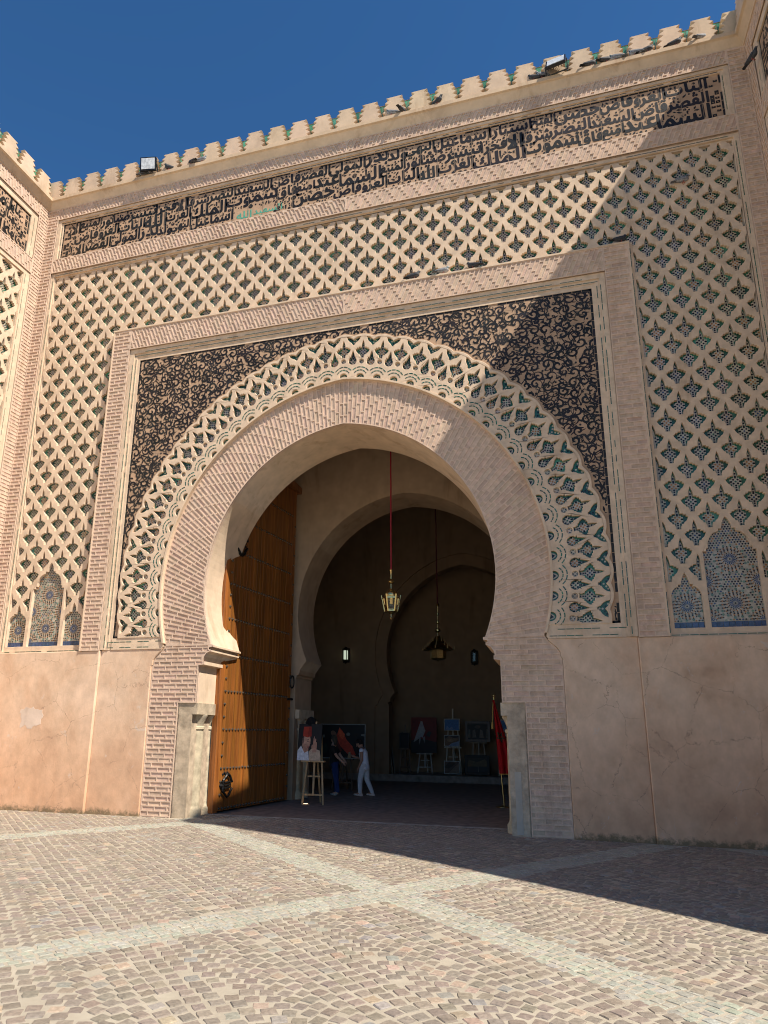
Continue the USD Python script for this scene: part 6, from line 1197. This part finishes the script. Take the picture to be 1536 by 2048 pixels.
for (a, b), (c, d) in zip(sp[:-1], sp[1:]):
    q = [cloth_pt(a + (c - a) * i / 10, b + (d - b) * i / 10) + np.array([0, -.008, 0]) for i in range(11)]
    for e, f_ in zip(q[:-1], q[1:]): m.bar(e, f_, .010, (.01, .06, .03), n=5)
m.build('star', fg, 'cloth')
m = MB()
for i in range(28): m.bar(cloth_pt(i / 28, 1.0), cloth_pt((i + 1) / 28, 1.0), .014, (.50, .34, .08), n=5)
m.bar(top + [-.02, -.04, -.12], top + [-.06, -.06, -.72], .012, (.5, .36, .10), n=6); m.bar(top + [-.06, -.06, -.66], top + [-.065, -.06, -.84], .02, (.5, .36, .10), n=8, r2=.03); m.build('fringe', fg, 'cloth')

# ------------------------------------------------------------------ people
def hullchain(bones, edge=.03, it=8):
    man = m3.Manifold()
    def ball(p, r):
        s = m3.Manifold.sphere(1.0, 20)
        r = np.broadcast_to(np.asarray(r, float), 3)
        return s.scale(tuple(map(float, r))).translate(tuple(map(float, p)))
    parts = [m3.Manifold.batch_hull([ball(a, ra), ball(b, rb)]) for a, ra, b, rb in bones]
    man = m3.Manifold.batch_boolean(parts, m3.OpType.Add).refine_to_length(edge).to_mesh()
    t = trimesh.Trimesh(man.vert_properties[:, :3], man.tri_verts, process=True); trimesh.smoothing.filter_taubin(t, iterations=it); return t
def person(label, loc, rz, J, top_c, leg_c, hair_c, shoe_c, sleeve=False, hair_len=.0, skin=(.40, .23, .16)):
    """J: joints in metres, x forward, y to the person's left"""
    t = thing('person', label, 'person', loc, rz)
    j = {k: np.array(v, float) for k, v in J.items()}
    B = []
    hd = j['head']; f = j['face']; f = f / np.linalg.norm(f); up = np.array([0, 0, 1.0]); up = up - f * (up @ f); up /= np.linalg.norm(up); lf = np.cross(up, f)
    B += [(hd + up * .03, (.085, .078, .10), hd + up * .03 - f * .02, (.085, .078, .095)), (hd - up * .05 + f * .015, .062, hd - up * .085 + f * .035, .045), (hd - up * .07 - f * .02, .055, j['neck'], .06)]
    B += [(hd + f * .085 + up * .02, .012, hd + f * .108 - up * .02, .016), (hd + lf * .078, .02, hd + lf * .08 - up * .03, .015), (hd - lf * .078, .02, hd - lf * .08 - up * .03, .015), (hd + f * .078 - up * .058 + lf * .02, .010, hd + f * .078 - up * .058 - lf * .02, .010)]
    B += [(j['neck'], .06, j['chest'], (.11, .15, .11)), (j['chest'], (.12, .165, .13), j['waist'], (.105, .135, .11)), (j['waist'], (.105, .14, .11), j['hip'], (.125, .165, .11))]
    for s in 'lr':
        B += [(j['sh' + s], .062, j['el' + s], .042), (j['el' + s], .042, j['wr' + s], .027), (j['neck'], .05, j['sh' + s], .062)]
        B += [(j['th' + s], .095, j['kn' + s], .062), (j['kn' + s], .062, j['an' + s], .042), (j['an' + s], .042, j['to' + s] + [0, 0, .012], .034)]
        d = j['wr' + s] - j['el' + s]; d /= np.linalg.norm(d); k = np.cross(d, [1, .2, 0]); k /= np.linalg.norm(k); q = np.cross(d, k)
        palm = j['wr' + s] + d * .085
        B += [(j['wr' + s], .026, palm, (.026, .032, .032))]
        for i in range(4):
            o = palm + k * (-.027 + .018 * i); l = (.07, .08, .077, .06)[i]; mid = o + d * l * .55 + q * .008; B += [(o, .0095, mid, .0088), (mid, .0088, mid + d * l * .4 + q * .02, .0078)]
        b0 = j['wr' + s] + d * .03 + k * -.025; mid = b0 + d * .03 - k * .025; B += [(b0, .012, mid, .0105), (mid, .0105, mid + d * .03 - k * .004, .009)]
    bm = hullchain(B, .022, 6); m = MB(); m.tm(bm, skin); m.build('body', t, 'skin', smooth=True)
    Tb = [(j['chest'] + [0, 0, .06], (.115, .165, .09), j['chest'], (.135, .18, .14)), (j['chest'], (.135, .18, .14), j['waist'], (.125, .16, .12)), (j['waist'], (.125, .16, .12), j['hip'] - [0, 0, .10], (.155, .195, .08))]
    for s in 'lr':
        Tb += [(j['neck'] - [0, 0, .05], .06, j['sh' + s], .072)]
        if sleeve: Tb += [(j['sh' + s], .075, j['sh' + s] * .45 + j['el' + s] * .55, .062)]
    m = MB(); m.tm(hullchain(Tb, .03, 8), top_c); m.build('top', t, 'cloth', smooth=True)
    Lb = [(j['hip'] + [0, 0, .03], (.135, .175, .08), j['hip'] - [0, 0, .06], (.14, .18, .10))]
    for s in 'lr': Lb += [(j['th' + s], .112, j['kn' + s], .076), (j['kn' + s], .076, j['an' + s] + [0, 0, .03], .058)]
    m = MB(); m.tm(hullchain(Lb, .03, 8), leg_c); m.build('trousers', t, 'cloth', smooth=True)
    for s in 'lr':
        d = j['to' + s] - j['an' + s]; m = MB(); m.tm(hullchain([(j['an' + s] - [.05, 0, .055], (.045, .04, .035), j['to' + s] + [0, 0, .012], (.055, .042, .03)), (j['an' + s] - [.03, 0, .01], (.042, .042, .04), j['an' + s] + d * .5 - [0, 0, .02], .04)], .02, 6), shoe_c); m.build('shoe', t, 'paint', smooth=True)
    Hb = [(hd + up * .055 - f * .015, (.098, .09, .095), hd + up * .02 - f * .045, (.085, .09, .10))]
    if hair_len: Hb += [(hd - f * .06, (.06, .085, .08), hd - f * .08 - np.array([0, 0, hair_len]), (.045, .08, .05))]
    m = MB(); m.tm(hullchain(Hb, .02, 4), hair_c); m.build('hair', t, 'cloth', smooth=True)
    return t
# visitor in white, head bent, stepping to the left (person faces -x)
JW = dict(head=(.17, 0, 1.50), face=(.80, 0, -.62), neck=(.09, 0, 1.37), chest=(.03, 0, 1.20), waist=(0, 0, 1.02), hip=(0, 0, .90),
    shl=(.05, .17, 1.30), ell=(.02, .21, 1.03), wrl=(.12, .20, .82), shr=(.06, -.17, 1.30), elr=(.10, -.20, 1.04), wrr=(.30, -.10, 1.10),
    thl=(.0, .09, .86), knl=(.10, .10, .47), anl=(.10, .10, .085), tol=(.24, .11, .03), thr=(-.02, -.09, .86), knr=(-.06, -.10, .46), anr=(-.22, -.10, .085), tor=(-.09, -.11, .03))
person('visitor in white sleeveless top and pale trousers with head bent down', (-1.27, 6.72, .003), 180, JW, (.62, .62, .68), (.50, .48, .50), (.012, .009, .008), (.50, .42, .38), skin=(.30, .16, .11))
JD = dict(head=(.02, 0, 1.60), face=(-.75, .60, -.15), neck=(.0, 0, 1.46), chest=(.02, 0, 1.27), waist=(.03, 0, 1.06), hip=(.05, 0, .92),
    shl=(.02, .17, 1.37), ell=(.14, .24, 1.16), wrl=(.30, .16, 1.02), shr=(.03, -.18, 1.37), elr=(.18, -.22, 1.14), wrr=(.33, -.14, .99),
    thl=(.05, .09, .88), knl=(.07, .10, .47), anl=(.08, .10, .085), tol=(-.06, .13, .03), thr=(.07, -.09, .88), knr=(.14, -.10, .47), anr=(.19, -.10, .12), tor=(.06, -.11, .05))
person('visitor in black top and blue jeans standing behind the portrait easel', (-2.14, 6.35, .003), 0, JD, (.010, .010, .011), (.012, .028, .10), (.06, .045, .03), (.30, .28, .26), sleeve=True, hair_len=.12, skin=(.40, .24, .18))

# ------------------------------------------------------------------ floodlights and pigeons on the ledge
def flood(x, z, rz, tilt, label):
    t = thing('floodlight', label, 'lamp', (x, -.15, z), rz)
    R_ = trimesh.transformations.rotation_matrix(tilt, [1, 0, 0]); R_[:3, 3] = [0, -.16, .22]
    m = MB(); b = trimesh.creation.box([.46, .07, .40]); m.tm(b, (.03, .03, .034), R_)
    for k in range(7): b = trimesh.creation.box([.012, .05, .34]); b.apply_translation([-.18 + .06 * k, .055, 0]); m.tm(b, (.035, .035, .04), R_)
    m.build('housing', t, 'metal')
    m = MB(); b = trimesh.creation.box([.39, .012, .33]); b.apply_translation([0, -.038, 0]); m.tm(b, (.55, .57, .58), R_); m.build('glass_front', t, 'glaze')
    m = MB(); m.bar((-.25, -.16, .22), (-.25, -.05, .02), .014, (.05, .05, .05)); m.bar((.25, -.16, .22), (.25, -.05, .02), .014, (.05, .05, .05)); m.bar((-.25, -.05, .02), (.25, -.05, .02), .016, (.05, .05, .05)); m.bar((.15, -.03, .02), (.30, .06, .10), .010, (.02, .02, .02)); m.build('bracket', t, 'metal')
flood(-5.85, 17.20, 12, .15, 'square black floodlight facing out on the left part of the ledge')
flood(5.33, 17.20, -10, -.45, 'floodlight tipped up on edge on the right part of the ledge')

def pigeon_proto(path, tone, head):
    p = UsdGeom.Xform.Define(stage, path)
    def P(name, bones, c, e=.014):
        m = MB(); tm_ = hullchain(bones, e, 4); m.tm(tm_, c); m.build(name, p.GetPrim(), 'feather', smooth=True)
    P('body', [((0, 0, .115), (.075, .058, .058), (.085, 0, .13), (.05, .05, .058)), ((0, 0, .115), (.075, .058, .058), (-.10, 0, .085), (.05, .035, .03)), ((.085, 0, .14), .04, (.115, 0, .20), .030), ((.115, 0, .205), .031, (.128, 0, .205), .028)], tone)
    for s in (-1, 1): P('wing', [((.05, s * .05, .125), (.045, .014, .04), (-.12, s * .035, .09), (.05, .012, .022)), ((-.12, s * .035, .09), (.04, .01, .02), (-.19, s * .015, .07), (.02, .008, .01))], tuple(np.array(tone) * .75))
    P('tail', [((-.12, 0, .08), (.04, .03, .012), (-.235, 0, .055), (.02, .04, .006))], tuple(np.array(tone) * .45))
    P('neck_feathers', [((.09, 0, .155), .043, (.108, 0, .185), .034)], head)
    m = MB(); m.bar((.152, 0, .205), (.182, 0, .196), .009, (.05, .045, .04), n=6, r2=.003); m.build('beak', p.GetPrim(), 'paint')
    for s in (-1, 1):
        m = MB(); m.bar((.01, s * .025, .07), (.012, s * .027, .008), .006, (.35, .07, .05), n=5)
        for k in (-.5, 0, .5): m.bar((.012, s * .027, .008), (.012 + .035 * math.cos(k), s * .027 + .035 * math.sin(k), .004), .004, (.35, .07, .05), n=4)
        m.build('foot', p.GetPrim(), 'paint')
def as_class(path):
    c = stage.GetPrimAtPath(path); c.SetSpecifier(Sdf.SpecifierClass)
UsdGeom.Scope.Define(stage, '/World/kinds') if False else None
stage.CreateClassPrim('/World/_pigeon_grey'); stage.CreateClassPrim('/World/_pigeon_dark')
for nm, tone, hd_ in (('_pigeon_grey', (.26, .265, .28), (.06, .085, .075)), ('_pigeon_dark', (.055, .056, .062), (.03, .04, .04))):
    pigeon_proto('/World/' + nm, tone, hd_); stage.GetPrimAtPath('/World/' + nm).SetSpecifier(Sdf.SpecifierClass)
BIRDS = [(-6.02, -.15, 17.2, 'g', 20, 'grey pigeon close beside the left floodlight on the ledge'), (-5.22, -.145, 17.2, 'd', 200, 'dark pigeon on the ledge just right of the left floodlight'), (-4.52, -.145, 17.2, 'd', 150, 'dark pigeon left of a pair on the left part of the ledge'), (-4.20, -.145, 17.2, 'g', 10, 'pale pigeon right of a pair on the left part of the ledge'),
    (1.25, -.145, 17.2, 'g', 180, 'pale pigeon crouched before a merlon at the middle of the ledge'), (1.52, -.145, 17.2, 'd', 70, 'dark upright pigeon in the gap at the middle of the ledge'), (2.42, -.145, 17.2, 'd', -25, 'dark pigeon with drooping tail on the ledge right of the middle'),
    (4.80, -.145, 17.2, 'd', 175, 'dark pigeon left of the tipped floodlight'), (4.98, -.15, 17.2, 'g', 190, 'grey pigeon between the dark one and the tipped floodlight'), (6.08, -.145, 17.2, 'd', 15, 'dark pigeon on the ledge right of the tipped floodlight'), (6.43, -.145, 17.2, 'd', 25, 'dark upright pigeon left of a pale one on the right ledge'), (6.66, -.145, 17.2, 'g', 170, 'pale pigeon close behind a dark upright one on the right ledge'), (7.08, -.145, 17.2, 'g', 170, 'pale pigeon before a merlon near the right end of the ledge'), (7.33, -.145, 17.2, 'd', 5, 'dark pigeon lying low near the right end of the ledge'), (7.93, -.145, 17.2, 'd', 0, 'black flattened pigeon nearest the right end of the ledge'), (8.50, -.12, 17.2, 'g', 30, 'large ruffled pale pigeon against the last merlon at the right'),
    (1.74, -.03, 12.33, 'd', 10, 'dark pigeon leftmost of three on the inner brick frame'), (2.44, -.03, 12.33, 'g', 20, 'grey pigeon in the middle of three on the inner brick frame'), (3.15, -.03, 12.33, 'd', 165, 'dark pigeon rightmost of three on the inner brick frame'), (6.36, -.03, 12.33, 'd', 20, 'pigeon at the right corner of the inner brick frame in shadow'), (7.75, .02, 13.60, 'g', 10, 'grey pigeon perched in a star opening of the shaded lattice'), (9.20, -.70, 15.70, 'd', -60, 'dark pigeon hanging on the shaded right bastion wall')]
for x, y, z, k, rz, lab in BIRDS:
    t = thing('pigeon', lab, 'pigeon', (x, y, z), rz, group='pigeons resting on the gate')
    t.GetReferences().AddInternalReference(Sdf.Path('/World/_pigeon_grey' if k == 'g' else '/World/_pigeon_dark')); t.SetInstanceable(True)
